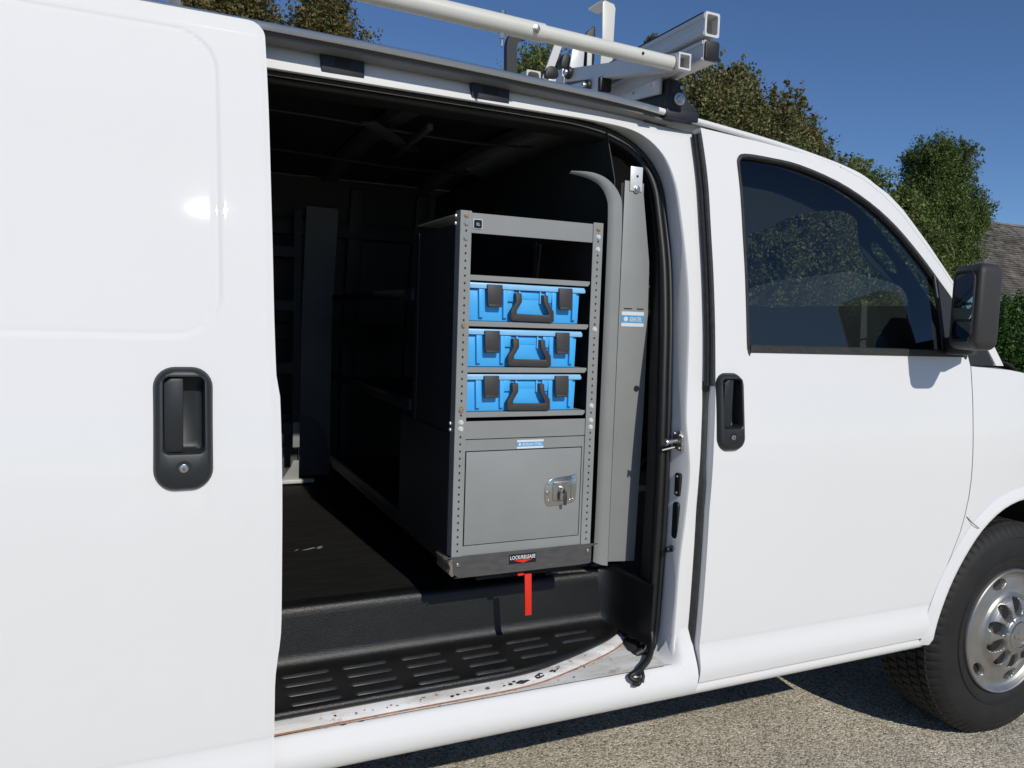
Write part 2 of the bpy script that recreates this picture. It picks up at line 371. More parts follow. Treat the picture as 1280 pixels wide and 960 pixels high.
# loose grit
n = 16000
gx = rng.uniform(.2, 4.2, n); gy = rng.uniform(-1.0, 1.6, n); gs = rng.uniform(.0012, .0036, n)*np.where(rng.uniform(0, 1, n) < .035, 2.0, 1.0)
base = np.array([(1, 0, -.2), (0, 1, -.2), (-1, 0, -.2), (0, -1, -.2), (0, 0, .75)])
ang = rng.uniform(0, 6.28, n); c_, s_ = np.cos(ang), np.sin(ang)
vx = base[None, :, 0]*c_[:, None]-base[None, :, 1]*s_[:, None]; vy = base[None, :, 0]*s_[:, None]+base[None, :, 1]*c_[:, None]
jit = rng.uniform(.7, 1.3, (n, 5))
co = np.stack([gx[:, None]+vx*gs[:, None]*jit, gy[:, None]+vy*gs[:, None]*jit, .0005+(base[None, :, 2]+.2)*gs[:, None]*np.ones((n, 5))], 2).reshape(-1, 3)
fc = (np.array([(0, 1, 4), (1, 2, 4), (2, 3, 4), (3, 0, 4)])[None]+np.arange(n)[:, None, None]*5).reshape(-1, 3)
me = bpy.data.meshes.new('loose_grit'); me.from_pydata(co.tolist(), [], fc.tolist())
finish('loose_grit', me, 'stone', None, None, label='loose tan and dark grit scattered over the pavement by the van', cat='grit', kind='stuff')

# ================================================================== VAN
VAN = thing('cargo_van', 'white cargo van with its side door slid open, filling the picture', 'van', (1.1, 1.1, 0))
BOD = 'white'
# --- sliding door (slid back, standing proud of the body)
def sdist(x, z, x0, x1, z0, z1, r):
    cx, cz = (x0+x1)/2, (z0+z1)/2; qx, qz = abs(x-cx)-(x1-x0)/2+r, abs(z-cz)-(z1-z0)/2+r
    return math.hypot(max(qx, 0), max(qz, 0))+min(max(qx, qz), 0)-r
def ss(a, b, t): t = min(max((t-a)/(b-a), 0), 1); return t*t*(3-2*t)
def slide_fn(x, z):
    y = prof(z)-.085
    s = sdist(x, z, -.92, .128, 1.418, 2.085, .09)
    y += .0035*ss(.012, -.012, s)                       # sunken window blank
    y += .0028*math.exp(-(s/.006)**2)                   # pressed groove round it
    y += .0035*ss(.225, .247, x)**2                     # rolled front edge
    s2 = math.hypot(x-.03, (z-.87)*.9)-.20
    y += .0004*math.exp(-(s2/.006)**2)
    return y
zs = sorted(set([round(v, 4) for v in list(np.arange(.36, 2.14, .03))+list(np.arange(1.395, 1.445, .0035))+list(np.arange(1.96, 2.12, .0075))+[.40, .415, .43, .445, .46, .475, .50, .52, .535, .540, .544, .548, .552, .556, 2.138]]))
xs = sorted(set([round(v, 4) for v in list(np.arange(-.98, .05, .05))+list(np.arange(.03, .10, .0075))+list(np.arange(.10, .150, .0035))+list(np.arange(.15, .22, .015))+list(np.arange(.22, .249, .004))+[.249]]))
def edge_x(z):   # front edge is not quite straight
    e = .246
    if z > 2.10: e -= .035*(1-math.sqrt(max(0, 1-((z-2.10)/.04)**2)))
    e -= .007*ss(1.10, 1.50, z)
    e -= .012*ss(.80, .66, z)
    e -= .006*ss(1.34, 1.31, z)*0
    e += .006*ss(1.34, 1.29, z)
    return e
HC = (.003+.016-.001, .112-.014+.001, 1.107+.072-.001, 1.351-.017+.001)
zs = sorted(set([z for z in zs if not min(abs(z-HC[2]), abs(z-HC[3])) < .004]+[HC[2], HC[3]]))
xs = sorted(set([x for x in xs if not min(abs(x-HC[0]), abs(x-HC[1])) < .003]+[HC[0], HC[1]]))
V, N, F = [], [], []
for z in zs:
    for x in xs:
        xx = x if x < .15 else .15+(x-.15)*(edge_x(z)-.15)/(.249-.15)
        y = slide_fn(x, z); e = .0015
        nn = Vector(((slide_fn(x+e, z)-slide_fn(x-e, z))/(2*e), -1, (slide_fn(x, z+e)-slide_fn(x, z-e))/(2*e))).normalized()
        V.append((xx, y, z)); N.append(nn)
nx = len(xs); nz = len(zs)
for j in range(nz-1):
    for i in range(nx-1):
        if HC[0] <= (xs[i]+xs[i+1])/2 <= HC[1] and HC[2] <= (zs[j]+zs[j+1])/2 <= HC[3]: continue
        F.append((j*nx+i, j*nx+i+1, (j+1)*nx+i+1, (j+1)*nx+i))
FN = [N[i] for q in F for i in q]
ring = [i for i in range(nx)]+[j*nx+nx-1 for j in range(1, nz)]+[(nz-1)*nx+i for i in range(nx-2, -1, -1)]+[j*nx for j in range(nz-2, 0, -1)]
for a, b in zip(ring, ring[1:]+ring[:1]):
    k = len(V); va, vb = Vector(V[a]), Vector(V[b]); V += [tuple(va), tuple(vb), tuple(vb+Vector((0, .055, 0))), tuple(va+Vector((0, .055, 0)))]
    d = vb-va; nn = Vector((d.z, 0, -d.x)).normalized(); F.append((k+3, k+2, k+1, k)); FN += [nn]*4
me = bpy.data.meshes.new('sliding_door'); me.from_pydata(V, [], F); me.shade_smooth()
SD = finish('sliding_door', me, BOD, VAN, None, label='plain white sliding door slid back to the left of the opening')
me.normals_split_custom_set([tuple(q) for q in FN])

# --- door handles
def door_handle(parent, x0, x1, z0, z1, y, sk):
    """y(z) gives door surface; sk = scale of details"""
    w_, h_ = x1-x0, z1-z0; r = w_*.36
    def lp(ins, dy, zx=0, xi=0, rr=None):
        return [(x, y(z)+dy, z) for x, z in rrect(x0+ins, x1-ins, z0+ins, z1-ins, max(rr if rr else r-ins*.8, .006), 7)]
    def cav(ins, dy): return [(x, y(z)+dy, z) for x, z in rrect(x0+.016*sk+ins, x1-.014*sk-ins, z0+.072*sk+ins*.8, z1-.017*sk-ins, .013*sk, 7)]
    h = build('door_handle', MB().loft([lp(-.002, 0), lp(0, -.006), lp(.003, -.012), lp(.009, -.016), cav(-.003, -.0165), cav(0, -.0155), cav(.002, -.010), cav(.003, .028), cav(.012, .034)], cap1=True), 'handle_plastic', parent, smooth=50,
              label='black recessed door handle')
    xa, xb = x0+.018*sk, x0+.018*sk+w_*.33
    zc_ = (z0+.075*sk, z1-.020*sk)
    build('handle_paddle', MB().prism([(xa, zc_[0]+.004), (xa+.004, zc_[0]), (xb, zc_[0]), (xb, zc_[1]), (xa+.012, zc_[1]), (xa, zc_[1]-.010)], y((z0+z1)/2)-.011, y((z0+z1)/2)+.012), 'handle_plastic', parent, .0025)
    zc2 = z0+.044*sk; xm = x0+w_*.5; yy = y(zc2)-.0165
    mb = MB()
    for rr, d in ((.013, -.0005), (.0125, .0025), (.009, .004)): pass
    cl = lambda rad, d: [(xm+rad*math.cos(a), yy+d, zc2+rad*math.sin(a)) for a in [2*math.pi*i/24 for i in range(24)]]
    build('lock_ring', MB().loft([cl(.0150*sk, .001), cl(.0145*sk, -.001), cl(.0125*sk, -.001), cl(.0115*sk, .003)]), 'black_plastic', parent, smooth=50)
    build('lock_cylinder', MB().loft([cl(.0115*sk, .003), cl(.0085*sk, -.0005), cl(.0065*sk, -.0012)], cap1=True), 'chrome', parent, smooth=30)
    build('key_slot', MB().box(xm-.0008, xm+.0008, yy-.0016, yy-.001, zc2-.004, zc2+.004), 'dark_hole', parent)
door_handle(SD, .003, .112, 1.107, 1.351, lambda z: slide_fn(.06, z), 1.0)

# --- front door
rear = [(1.534, 2.078), (1.528, 2.0), (1.507, 1.727), (1.485, 1.42), (1.472, 1.214), (1.456, .94), (1.454, .70), (1.452, .43)]
front = [(2.395, .43), (2.414, .455), (2.438, .559), (2.478, .64), (2.515, .721), (2.545, .79), (2.561, .845), (2.575, .91), (2.582, .97), (2.585, 1.1), (2.587, 1.362),
         (2.570, 1.43), (2.575, 1.60), (2.50, 1.70), (2.42, 1.79), (2.348, 1.870), (2.27, 1.935), (2.19, 1.985), (2.08, 2.02), (1.97, 2.043), (1.75, 2.063)]
win = smooth_poly([(1.607, 1.399), (1.602, 1.43), (1.615, 1.60), (1.632, 1.80), (1.645, 1.955), (1.655, 1.995), (1.69, 2.013), (1.80, 2.012), (1.911, 2.003), (2.063, 1.965), (2.195, 1.905), (2.305, 1.83), (2.40, 1.74), (2.475, 1.655), (2.555, 1.555), (2.560, 1.45), (2.562, 1.40), (2.54, 1.3965), (2.2, 1.397), (1.9, 1.398), (1.63, 1.398)], 3)
FH = rrect(1.479+.016*.86-.001, 1.574-.014*.86+.001, 1.116+.072*.86-.001, 1.336-.017*.86+.001, .011, 3)
FD = panel('front_door', rear+front, [win, FH], BOD, VAN, ret=.038, label='white front passenger door with tinted window', xc=(1.6, 1.7, 1.8, 1.9, 2.0, 2.1, 2.2, 2.3, 2.4, 2.5))
# black window seal: ring just inside the hole
def offset_in(poly, d):
    out = []; k = len(poly); area = sum(poly[i][0]*poly[(i+1) % k][1]-poly[(i+1) % k][0]*poly[i][1] for i in range(k)); sg = 1 if area > 0 else -1
    for i in range(k):
        a, b, c = Vector(poly[i-1]), Vector(poly[i]), Vector(poly[(i+1) % k]); t = (c-a)
        if t.length < 1e-9: t = Vector((1, 0))
        t.normalize(); out.append((b.x-t.y*d*sg, b.y+t.x*d*sg))
    return out
def ring3(poly, steps, fy):  # steps = (inset, dy)
    return [[(x, fy(z)+dy, z) for x, z in offset_in(poly, ins)] for ins, dy in steps]
build('window_seal', MB().loft(ring3(win, [(-.002, .002), (.001, -.003), (.008, -.003), (.012, .001), (.016, .014), (.016, .03)], prof)), 'weather_rubber', FD, smooth=50)
def glass_sheet(name, poly, off, m, parent, far=False, **kw):
    return panel(name, poly, [], m, parent, off=off, far=far, ret=0, **kw)
glass_sheet('window_glass', [p for p in offset_in(win, .014)], .012, 'glass', FD, label='dark tinted window glass')
# belt moulding along the window foot, divider bar and mirror sail
build('belt_seal', MB().loft([[(x, prof(1.40)+dy, zz+(2.56-x)*.004) for x in (1.61, 1.9, 2.2, 2.555)] for dy, zz in ((-.001, 1.394), (-.005, 1.396), (-.005, 1.415), (.002, 1.418), (.012, 1.418))], closed=False), 'weather_rubber', FD, smooth=50)
sail = [(2.462, 1.402), (2.553, 1.402), (2.553, 1.45), (2.550, 1.555), (2.478, 1.645), (2.462, 1.66)]
panel('mirror_sail', sail, [], 'black_plastic', FD, off=-.004, ret=.02)
build('window_bar', MB().tube([(2.454, prof(1.40), 1.40), (2.455, prof(1.53), 1.53), (2.452, prof(1.675), 1.675)], .006, 8), 'rubber', FD)
fdy = lambda z: prof(z)
door_handle(FD, 1.479, 1.574, 1.116, 1.336, lambda z: prof(z), .86)
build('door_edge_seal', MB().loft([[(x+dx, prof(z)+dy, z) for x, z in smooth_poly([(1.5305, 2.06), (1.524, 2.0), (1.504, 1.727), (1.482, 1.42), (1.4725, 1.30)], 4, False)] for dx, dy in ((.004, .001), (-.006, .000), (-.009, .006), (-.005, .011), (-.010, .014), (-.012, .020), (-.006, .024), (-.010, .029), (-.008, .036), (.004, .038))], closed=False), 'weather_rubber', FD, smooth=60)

build('door_gap_shade', MB().loft([[(x+dx, prof(z)+dy*(1-.45*ss(1.0, 1.08, z)*ss(1.31, 1.24, z))+(.042*.45*ss(1.0, 1.08, z)*ss(1.31, 1.24, z)), z) for x, z in [(float(np.interp(z, [.43, .70, .94, 1.214, 1.42], [1.452, 1.454, 1.456, 1.472, 1.485])), z) for z in np.linspace(.434, 1.31, 40)]] for dx, dy in ((.002, .024), (-.004, .0245), (-.006, .026), (-.009, .029), (-.012, .034), (-.012, .034), (-.016, .0395), (.002, .042))], closed=False), 'weather_rubber', FD, smooth=60)  # dark strip standing in for shade in the door gap, no real seal

# --- passenger mirror, part of the door
def xyprism(name, poly, z0, z1, m, parent, bevel, **kw): return build(name, MB().prism(poly, z0, z1, 'z'), m, parent, bevel, 3, **kw)
MIR = build('side_mirror', MB().prism([(2.372, -.040), (2.286, -.200), (2.405, -.200), (2.480, -.045)], 1.424, 1.694, 'z'), 'mirror_plastic', VAN, .030, 5, smooth=60, label='black door mirror on a short arm')
a = Vector((2.372, -.040, 0)); b = Vector((2.286, -.200, 0)); d = (b-a).normalized(); nrm = Vector((d.y, -d.x, 0))
if nrm.x > 0: nrm = -nrm
def mface(u0, u1, z0, z1, out, r=.012): return [a+d*(u*(b-a).length)+nrm*out+Vector((0, 0, z)) for u, z in rrect(u0, u1, z0, z1, r if u1-u0 > .5 else .005, 4)]
def mrr(m0, z0, z1, out, r):
    L = (b-a).length; return [a+d*u+nrm*out+Vector((0, 0, z)) for u, z in rrect(m0, L-m0*.8, z0, z1, r, 5)]
build('mirror_rim', MB().loft([mrr(.026, 1.446, 1.674, -.002, .03), mrr(.027, 1.447, 1.673, .004, .03), mrr(.032, 1.452, 1.668, .004, .026), mrr(.034, 1.454, 1.666, .0006, .024)], cap1=True), 'black_plastic', MIR, smooth=50)
build('mirror_glass', MB().loft([mrr(.036, 1.520, 1.663, .0010, .02), mrr(.037, 1.521, 1.662, .0022, .02)], cap1=True), 'mirror', MIR)
build('spot_mirror', MB().loft([mrr(.036, 1.457, 1.513, .0010, .016), mrr(.037, 1.458, 1.512, .0022, .016)], cap1=True), 'mirror', MIR)
build('mirror_arm', MB().prism([(2.46, .035), (2.552, .035), (2.545, -.03), (2.46, -.075), (2.39, -.075), (2.40, -.03)], 1.405, 1.462, 'z'), 'black_plastic', MIR, .010, 3)

# --- door surround: header + pillar face, jamb, seal
S0 = [(-.05, 2.068), (.95, 2.064), (1.20, 2.060), (1.325, 2.042), (1.400, 1.985), (1.430, 1.90), (1.437, 1.80), (1.438, 1.68), (1.432, 1.523), (1.412, 1.33), (1.403, 1.206), (1.410, 1.12), (1.414, 1.04), (1.404, .909), (1.392, .78), (1.390, .62), (1.388, .50), (1.37, .462), (1.33, .445)]
S1 = [(-.05, 2.090), (.95, 2.086), (1.20, 2.074), (1.315, 2.040), (1.385, 1.98), (1.418, 1.90), (1.423, 1.80), (1.421, 1.656), (1.407, 1.48), (1.391, 1.30), (1.384, 1.18), (1.381, 1.10), (1.379, 1.02), (1.377, .90), (1.375, .78), (1.373, .62), (1.369, .545), (1.345, .500), (1.30, .478)]
S2 = [(-.05, 2.084), (.95, 2.070), (1.22, 2.062), (1.315, 2.035), (1.365, 1.96), (1.385, 1.87), (1.388, 1.77), (1.386, 1.63), (1.371, 1.47), (1.353, 1.29), (1.345, 1.17), (1.342, 1.10), (1.340, 1.02), (1.339, .90), (1.341, .78), (1.345, .64), (1.340, .575), (1.322, .535), (1.30, .52)]
def push(P, y0, y1):      # same line of sight seen deeper inside the opening
    out = []
    for x, z in P:
        k = 1+((1.8+prof(z)+y1)/(1.8+prof(z)+y0)-1)*(ss(1.0, 1.38, x) if z > 1.8 else 1); out.append((x*k, 1.469+(z-1.469)*k))
    return out
S1 = push(S1, .092, .118)
def inward(P, d):
    out = []
    for i, p in enumerate(P):
        a_, b_ = Vector(P[max(i-1, 0)]), Vector(P[min(i+1, len(P)-1)]); t_ = (b_-a_).normalized(); out.append((p[0]+t_.y*d, p[1]-t_.x*d))
    return out
S2 = inward(S1, .040)
def L3(pts, off): return [(x, prof(z)+off, z) for x, z in smooth_poly(pts, 5, False)]
panel('door_surround', [(-.05, 2.172)]+[p for p in smooth_poly(S0, 5, False)]+[(1.33, .432), (1.55, .432), (1.55, 1.2), (1.575, 1.8), (1.60, 2.115), (1.43, 2.14), (.95, 2.160)], [], BOD, VAN, fn=lambda x, z: prof(z)+.040+.014*ss(2.04, 2.09, z), zc=list(np.arange(.45, 2.03, .03))+list(np.arange(2.032, 2.17, .006)), xc=list(np.arange(0, 1.5, .08)), ret=0, label='white pillar and header framing the door opening')
A0, A1 = [(x, y+.014*ss(2.04, 2.09, z), z) for x, y, z in L3(S0, .040)], L3(S1, .118)
# rounded jamb edge
def mix(P, Q, t, k=0): return [tuple(p[i]*(1-t)+q[i]*t for i in range(3)) for p, q in zip(P, Q)]
A0r = [(x-.004, y+.006, z) if z < 2.05 else (x, y+.006, z-.003) for x, y, z in A0]
A0s = [(x-.001, y+.0015, z) if z < 2.05 else (x, y+.0015, z-.001) for x, y, z in A0]
A1b = [(x, y, z) for x, y, z in A1]
A1i = L3([(x-.030 if z < 2.0 else x-.012, z-.020 if z > 2.0 else z) for x, z in S1], .120)
build('door_jamb', MB().loft([A0, A0s, A0r, mix(A0r, A1, .9), A1b, A1i], closed=False), BOD, VAN, smooth=60, recalc=True)
def bead(P, r, k=10, squash=1):
    mb = MB(); mb.tube(P, r, k); return mb
seal_line = [(x+(x2-x)*.27, y-.002, z+(z2-z)*.27) for (x, y, z), (x2, _, z2) in zip(A1, L3(S2, .135))]
build('door_seal', bead(seal_line, .0085), 'rubber', VAN, smooth=80)
seal2 = [(x+(x2-x)*.72, y+.003, z+(z2-z)*.72) for (x, y, z), (x2, _, z2) in zip(A1, L3(S2, .135))]
build('door_seal', bead(seal2, .0115), 'rubber', VAN, smooth=80)
_unused = [(x2-.004, y2+.012, z2) for (x, y, z), (x2, y2, z2) in zip(L3(S1, .09), L3(S2, .118))]
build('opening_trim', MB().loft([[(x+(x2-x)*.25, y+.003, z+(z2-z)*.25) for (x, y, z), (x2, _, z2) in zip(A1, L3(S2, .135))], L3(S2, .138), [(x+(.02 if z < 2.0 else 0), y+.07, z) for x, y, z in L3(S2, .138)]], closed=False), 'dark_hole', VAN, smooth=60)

build('seal_end', MB().tube(smooth_poly([(1.366, .112, .560), (1.356, .090, .525), (1.330, .058, .505), (1.298, .028, .500), (1.262, .002, .498), (1.240, -.012, .490)], 4, False), .0095, 9).tube(smooth_poly([(1.250, -.004, .497), (1.228, -.018, .497), (1.210, -.018, .489), (1.222, -.027, .480), (1.240, -.025, .478), (1.232, -.028, .468), (1.218, -.027, .472)], 3, False), .0070, 7).tube([(1.262, .0, .498), (1.252, -.024, .486), (1.246, -.028, .470)], .005, 6), 'rubber', VAN, smooth=70, label='frayed end of the black door seal')

# --- header track under the rain gutter, and the navy stops
RAIL = smooth_poly([(-.6, .225, 2.162), (.26, .226, 2.153), (.60, .226, 2.147), (.95, .226, 2.136), (1.25, .226, 2.123), (1.44, .226, 2.107), (1.62, .226, 2.091), (1.85, .224, 2.068), (2.05, .218, 2.038), (2.16, .210, 2.014), (2.22, .198, 1.990), (2.29, .180, 1.946)], 4, False)
rl = [p for p in RAIL if p[0] < 1.46]
build('door_track', MB().loft([[(x, y+dy, z+dz) for x, y, z in rl] for dy, dz in ((.004, -.004), (.014, -.008), (.016, -.014), (.008, -.017), (.008, -.022), (.018, -.025), (.034, -.027), (.05, -.027))], closed=False), 'track', VAN, smooth=40)
build('gutter_rail', MB().tube([(x, y, z) for x, y, z in RAIL], [.0095]*(len(RAIL)-3)+[.0085, .007, .003], 10), BOD, VAN, smooth=80, label='white rain gutter rail')
for x0, x1 in ((.391, .502), (.798, .911)):
    zt = 2.130 if x0 < .6 else 2.120; yb = prof(zt)+.040
    st = build('door_stop', MB().prism([(x0, zt-.058), (x1, zt-.059), (x1, zt+.002), (x0, zt+.002)], yb-.014, yb+.012), 'navy', VAN, .003)
    build('stop_slot', MB().box(x0+.035, x1-.035, yb-.0165, yb-.0135, zt-.030, zt-.012), 'dark_hole', st, .002)

# --- striker, contacts on the jamb
def on_jamb(z, t=.5):
    k = min(range(len(A0)), key=lambda i: abs(A0[i][2]-z) if A0[i][2] < 2.0 else 9)
    return Vector(A0[k]).lerp(Vector(A1[k]), t)
q = on_jamb(1.135)
build('striker_plate', MB().prism([(q.y-.024, 1.105), (q.y+.020, 1.112), (q.y+.022, 1.150), (q.y-.01, 1.168), (q.y-.024, 1.15)], q.x-.010, q.x+.004, 'x'), 'zinc', VAN, .002)
build('striker_pin', MB().cyl((q.x-.008, q.y, 1.135), (q.x-.050, q.y-.004, 1.132), .0075, .0065, 12).cyl((q.x-.050, q.y-.004, 1.132), (q.x-.054, q.y-.004, 1.132), .011, .010, 12).cyl((q.x-.012, q.y+.005, 1.115), (q.x-.045, q.y+.02, 1.105), .003, .003, 8), 'zinc', VAN)
for dz, dy in ((.02, .012), (-.02, -.014), (.018, -.014)):
    build('jamb_screw', MB().cyl((q.x-.008, q.y+dy, 1.135+dz), (q.x-.014, q.y+dy, 1.135+dz), .005, .004, 10), 'zinc', VAN)
q = on_jamb(1.005)
cp = build('contact_plate', MB().prism(rrect(q.y-.012, q.y+.012, .972, 1.040, .006, 3), q.x-.008, q.x+.002, 'x'), 'dark_hole', VAN, .002)
for zz in (.982, 1.030): build('contact_stud', MB().cyl((q.x-.007, q.y, zz), (q.x-.012, q.y, zz), .0045, .004, 10), 'zinc', cp)
q = on_jamb(.90)
build('latch_slot', MB().prism(rrect(q.y-.014, q.y+.014, .845, .955, .012, 4), q.x-.006, q.x+.004, 'x'), 'rubber', VAN, .003)
q = on_jamb(.815)
build('jamb_bumper', MB().cyl((q.x+.002, q.y+.004, .815), (q.x-.022, q.y+.004, .812), .010, .008, 12).cyl((q.x-.01, q.y-.012, .818), (q.x-.016, q.y-.012, .818), .006, .006, 10), 'rubber', VAN, .001)

# --- rear quarter (behind the slid door), far side, fender, roof, nose
def arch(cx, r, a0=0, a1=180, n=18, zc=.40, sx=1.0): return [(cx+sx*r*math.cos(R(a0+(a1-a0)*k/n)), zc+r*math.sin(R(a0+(a1-a0)*k/n))) for k in range(n+1)]
rear_arch = arch(-.62, .47)
quarter = [(-2.0, .45), (-1.09, .41)] + rear_arch[::-1] + [(-.05, .41), (-.05, 2.172), (-2.0, 2.172)]
panel('rear_quarter_panel', quarter, [], BOD, VAN, ret=.03)
# front wheel arch outline from the photograph
ARC = smooth_poly([(2.432, .405), (2.455, .495), (2.500, .598), (2.560, .697), (2.642, .790), (2.748, .857), (2.875, .886), (3.005, .868), (3.12, .80), (3.215, .69), (3.275, .56), (3.305, .42)], 3, False)
cxy = Vector((2.87, .42))
def arc_off(d, ARC=ARC): return [tuple(Vector(p)+(Vector(p)-cxy).normalized()*d) for p in ARC]
def fender_fn(x, z):
    y = prof(z) if z > .62 or z < .43 else -.016+(prof(.62)+.016)*ss(.5, .62, z); t = max(0, (x-2.75)/1.0); return y+.30*t**2.2 if z > .0 else y
def hood_z(x): return 1.362-.05*max(0, x-2.60)-.17*max(0, (x-2.75))**1.6
AO = arc_off(.042); seam = [(x+.004, z) for x, z in front[1:11]]
fo = [(2.4175, .409)] + AO[1:] + [(3.39, .42), (3.66, .45), (3.70, .60), (3.70, .95), (3.66, hood_z(3.66))]+[(x, hood_z(x)) for x in (3.5, 3.3, 3.1, 2.95, 2.8, 2.7, 2.62)]+[(2.591, 1.364)]+seam[::-1]
fo = [(2.4175, .43)] + [p for p in AO if p[1] > .46 or p[0] > 3] + fo[fo.index((3.39, .42)):]
FEN = panel('front_fender', fo, [], BOD, VAN, fn=fender_fn, xc=list(np.arange(2.7, 3.7, .08)), ret=.025, label='white front fender around the wheel')
lips = []
for d, dy in ((.0425, -.0005), (.030, -.006), (.014, -.015), (.004, -.017), (0, -.012), (-.001, .0), (-.001, .05)):
    lips.append([(x, fender_fn(x, z)+dy, z) for x, z in arc_off(d)])
build('wheel_arch_lip', MB().loft(lips, closed=False), BOD, FEN, smooth=70)
s0, s1 = Vector((2.572, .842)), Vector((2.622, .800))
build('fender_seam', MB().tube([(p.x, fender_fn(p.x, p.y)-dy, p.y) for p, dy in ((s0, .0005), (s0.lerp(s1, .5), .0045), (s1, .0155))], .0013, 6), 'dark_hole', FEN)
liner = [[(2.87+rr*math.cos(R(a_)), y_, .41+rr*math.sin(R(a_))) for a_ in range(-2, 183, 8)] for y_, rr in ((.03, .462), (.40, .462))]
build('wheel_arch_liner', MB().loft(liner, closed=False).prism([(p[0], p[2]) for p in liner[0]], .40, .41), 'under', VAN, recalc=False)
# a-pillar strip and sail behind the door
apil = [(2.10, 2.0195), (2.20, 1.996), (2.295, 1.943), (2.352, 1.893), (2.455, 1.776), (2.553, 1.650), (2.635, 1.552), (2.702, 1.468), (2.765, 1.366), (2.725, 1.366), (2.655, 1.47), (2.583, 1.585), (2.576, 1.601), (2.501, 1.701), (2.421, 1.791), (2.349, 1.871), (2.271, 1.936), (2.192, 1.9855), (2.10, 2.0150)]
panel('a_pillar', apil, [], BOD, VAN, ret=.10)
panel('cowl_filler', [(2.590, 1.366), (2.720, 1.366), (2.652, 1.47), (2.592, 1.565)], [], 'black_plastic', VAN, off=.006, ret=.02)
build('wiper_cowl', MB().loft([[(2.76, .05, 1.36), (2.80, .06, 1.385), (2.90, .08, 1.370), (2.98, .10, 1.34)], [(2.74, W-.05, 1.36), (2.80, W-.06, 1.385), (2.90, W-.08, 1.370), (2.98, W-.1, 1.34)]], closed=False), 'black_plastic', VAN)
# windshield
ws = [[(2.205, .22, 2.01), (2.40, .165, 1.84), (2.60, .10, 1.59), (2.765, .05, 1.375)], [(2.30, .6, 2.035), (2.50, .6, 1.86), (2.72, .6, 1.60), (2.90, .6, 1.38)], [(2.33, 1.1, 2.04), (2.53, 1.1, 1.865), (2.76, 1.1, 1.60), (2.95, 1.1, 1.38)], [(2.30, 1.6, 2.035), (2.50, 1.6, 1.86), (2.72, 1.6, 1.60), (2.90, 1.6, 1.38)], [(2.205, W-.22, 2.01), (2.40, W-.165, 1.84), (2.60, W-.10, 1.59), (2.765, W-.05, 1.375)]]
build('windshield', MB().loft(ws, closed=False), 'glass_clear', VAN, smooth=60)
# hood, nose, bumper
ys = [0, .1, .4, .8, 1.1, 1.4, 1.8, 2.1, 2.2]
def nose_y(x, z, s): y = fender_fn(x, z); return y if s == 0 else W-y
hl = []
for x in np.linspace(2.62, 3.66, 9):
    z = hood_z(x); y0, y1 = nose_y(x, z, 0), nose_y(x, z, 1)
    hl.append([(x+(.10*math.sin(math.pi*t) if x > 3.5 else 0), y0+(y1-y0)*t, z+.05*math.sin(math.pi*t)**.6) for t in np.linspace(0, 1, 13)])
build('hood', MB().loft(hl, closed=False), BOD, VAN, smooth=60)
nl = []
for z, dx in ((hood_z(3.66), 0), (.95, .06), (.75, .07), (.60, .07), (.45, .04)):
    x = 3.66 if z > 1.0 else 3.70; y0, y1 = nose_y(x, z, 0), nose_y(x, z, 1)
    nl.append([(x+dx+.10*math.sin(math.pi*t), y0+(y1-y0)*t, z+(.05*math.sin(math.pi*t)**.6 if z > 1.0 else 0)) for t in np.linspace(0, 1, 13)])
build('nose_panel', MB().loft(nl, closed=False), BOD, VAN, smooth=40)
build('bumper', MB().loft([[(3.70+dx+.11*math.sin(math.pi*t), .28+(W-.56)*t, z) for t in np.linspace(0, 1, 13)] for dx, z in ((.05, .42), (.14, .43), (.15, .56), (.05, .58))], closed=False), 'chrome', VAN, smooth=40)
B('grille', 3.84, 3.875, .62, W-.62, .72, .98, 'black_plastic', VAN, .01)
for y in (.36, W-.60): B('headlight', 3.77, 3.85, y, y+.24, .74, .97, 'galv', VAN, .02)
# roof
rf = []
XS = [-2.0, -1.0, 0, .6, .95, 1.25, 1.44, 1.62, 1.85, 2.05, 2.205]
for x in XS:
    z = float(np.interp(x, [p[0] for p in RAIL], [p[2] for p in RAIL])); y = float(np.interp(x, [p[0] for p in RAIL], [p[1] for p in RAIL]))
    rf.append([(x+(.13*math.sin(math.pi*t) if x > 2.1 else 0), y+.004+(W-2*y-.008)*t, z-.002+.035*math.sin(math.pi*t)**.5) for t in np.linspace(0, 1, 21)])
build('roof', MB().loft(rf, closed=False), BOD, VAN, smooth=60)
# far side of the body (window hole mirrored) and far front door glass
fwin = [p for p in offset_in(win, .0)]
panel('far_side_panel', [(-2.0, .45), (-1.09, .41)]+rear_arch[::-1]+[(-.15, .41), (2.40, .41)]+ARC[1:]+[(3.66, .45), (3.70, .6), (3.70, .95), (3.66, hood_z(3.66)), (3.3, hood_z(3.3)), (3.0, hood_z(3.0)), (2.78, 1.362)]+apil[7:3:-1]+[(2.205, 1.995)]+[(x, z) for x, y, z in RAIL[::-1] if x < 2.16]+[(-2.0, 2.17)], [fwin], BOD, VAN, far=True, fn=fender_fn, ret=.03)
glass_sheet('far_window_glass', fwin, .01, 'glass_clear', VAN, far=True)
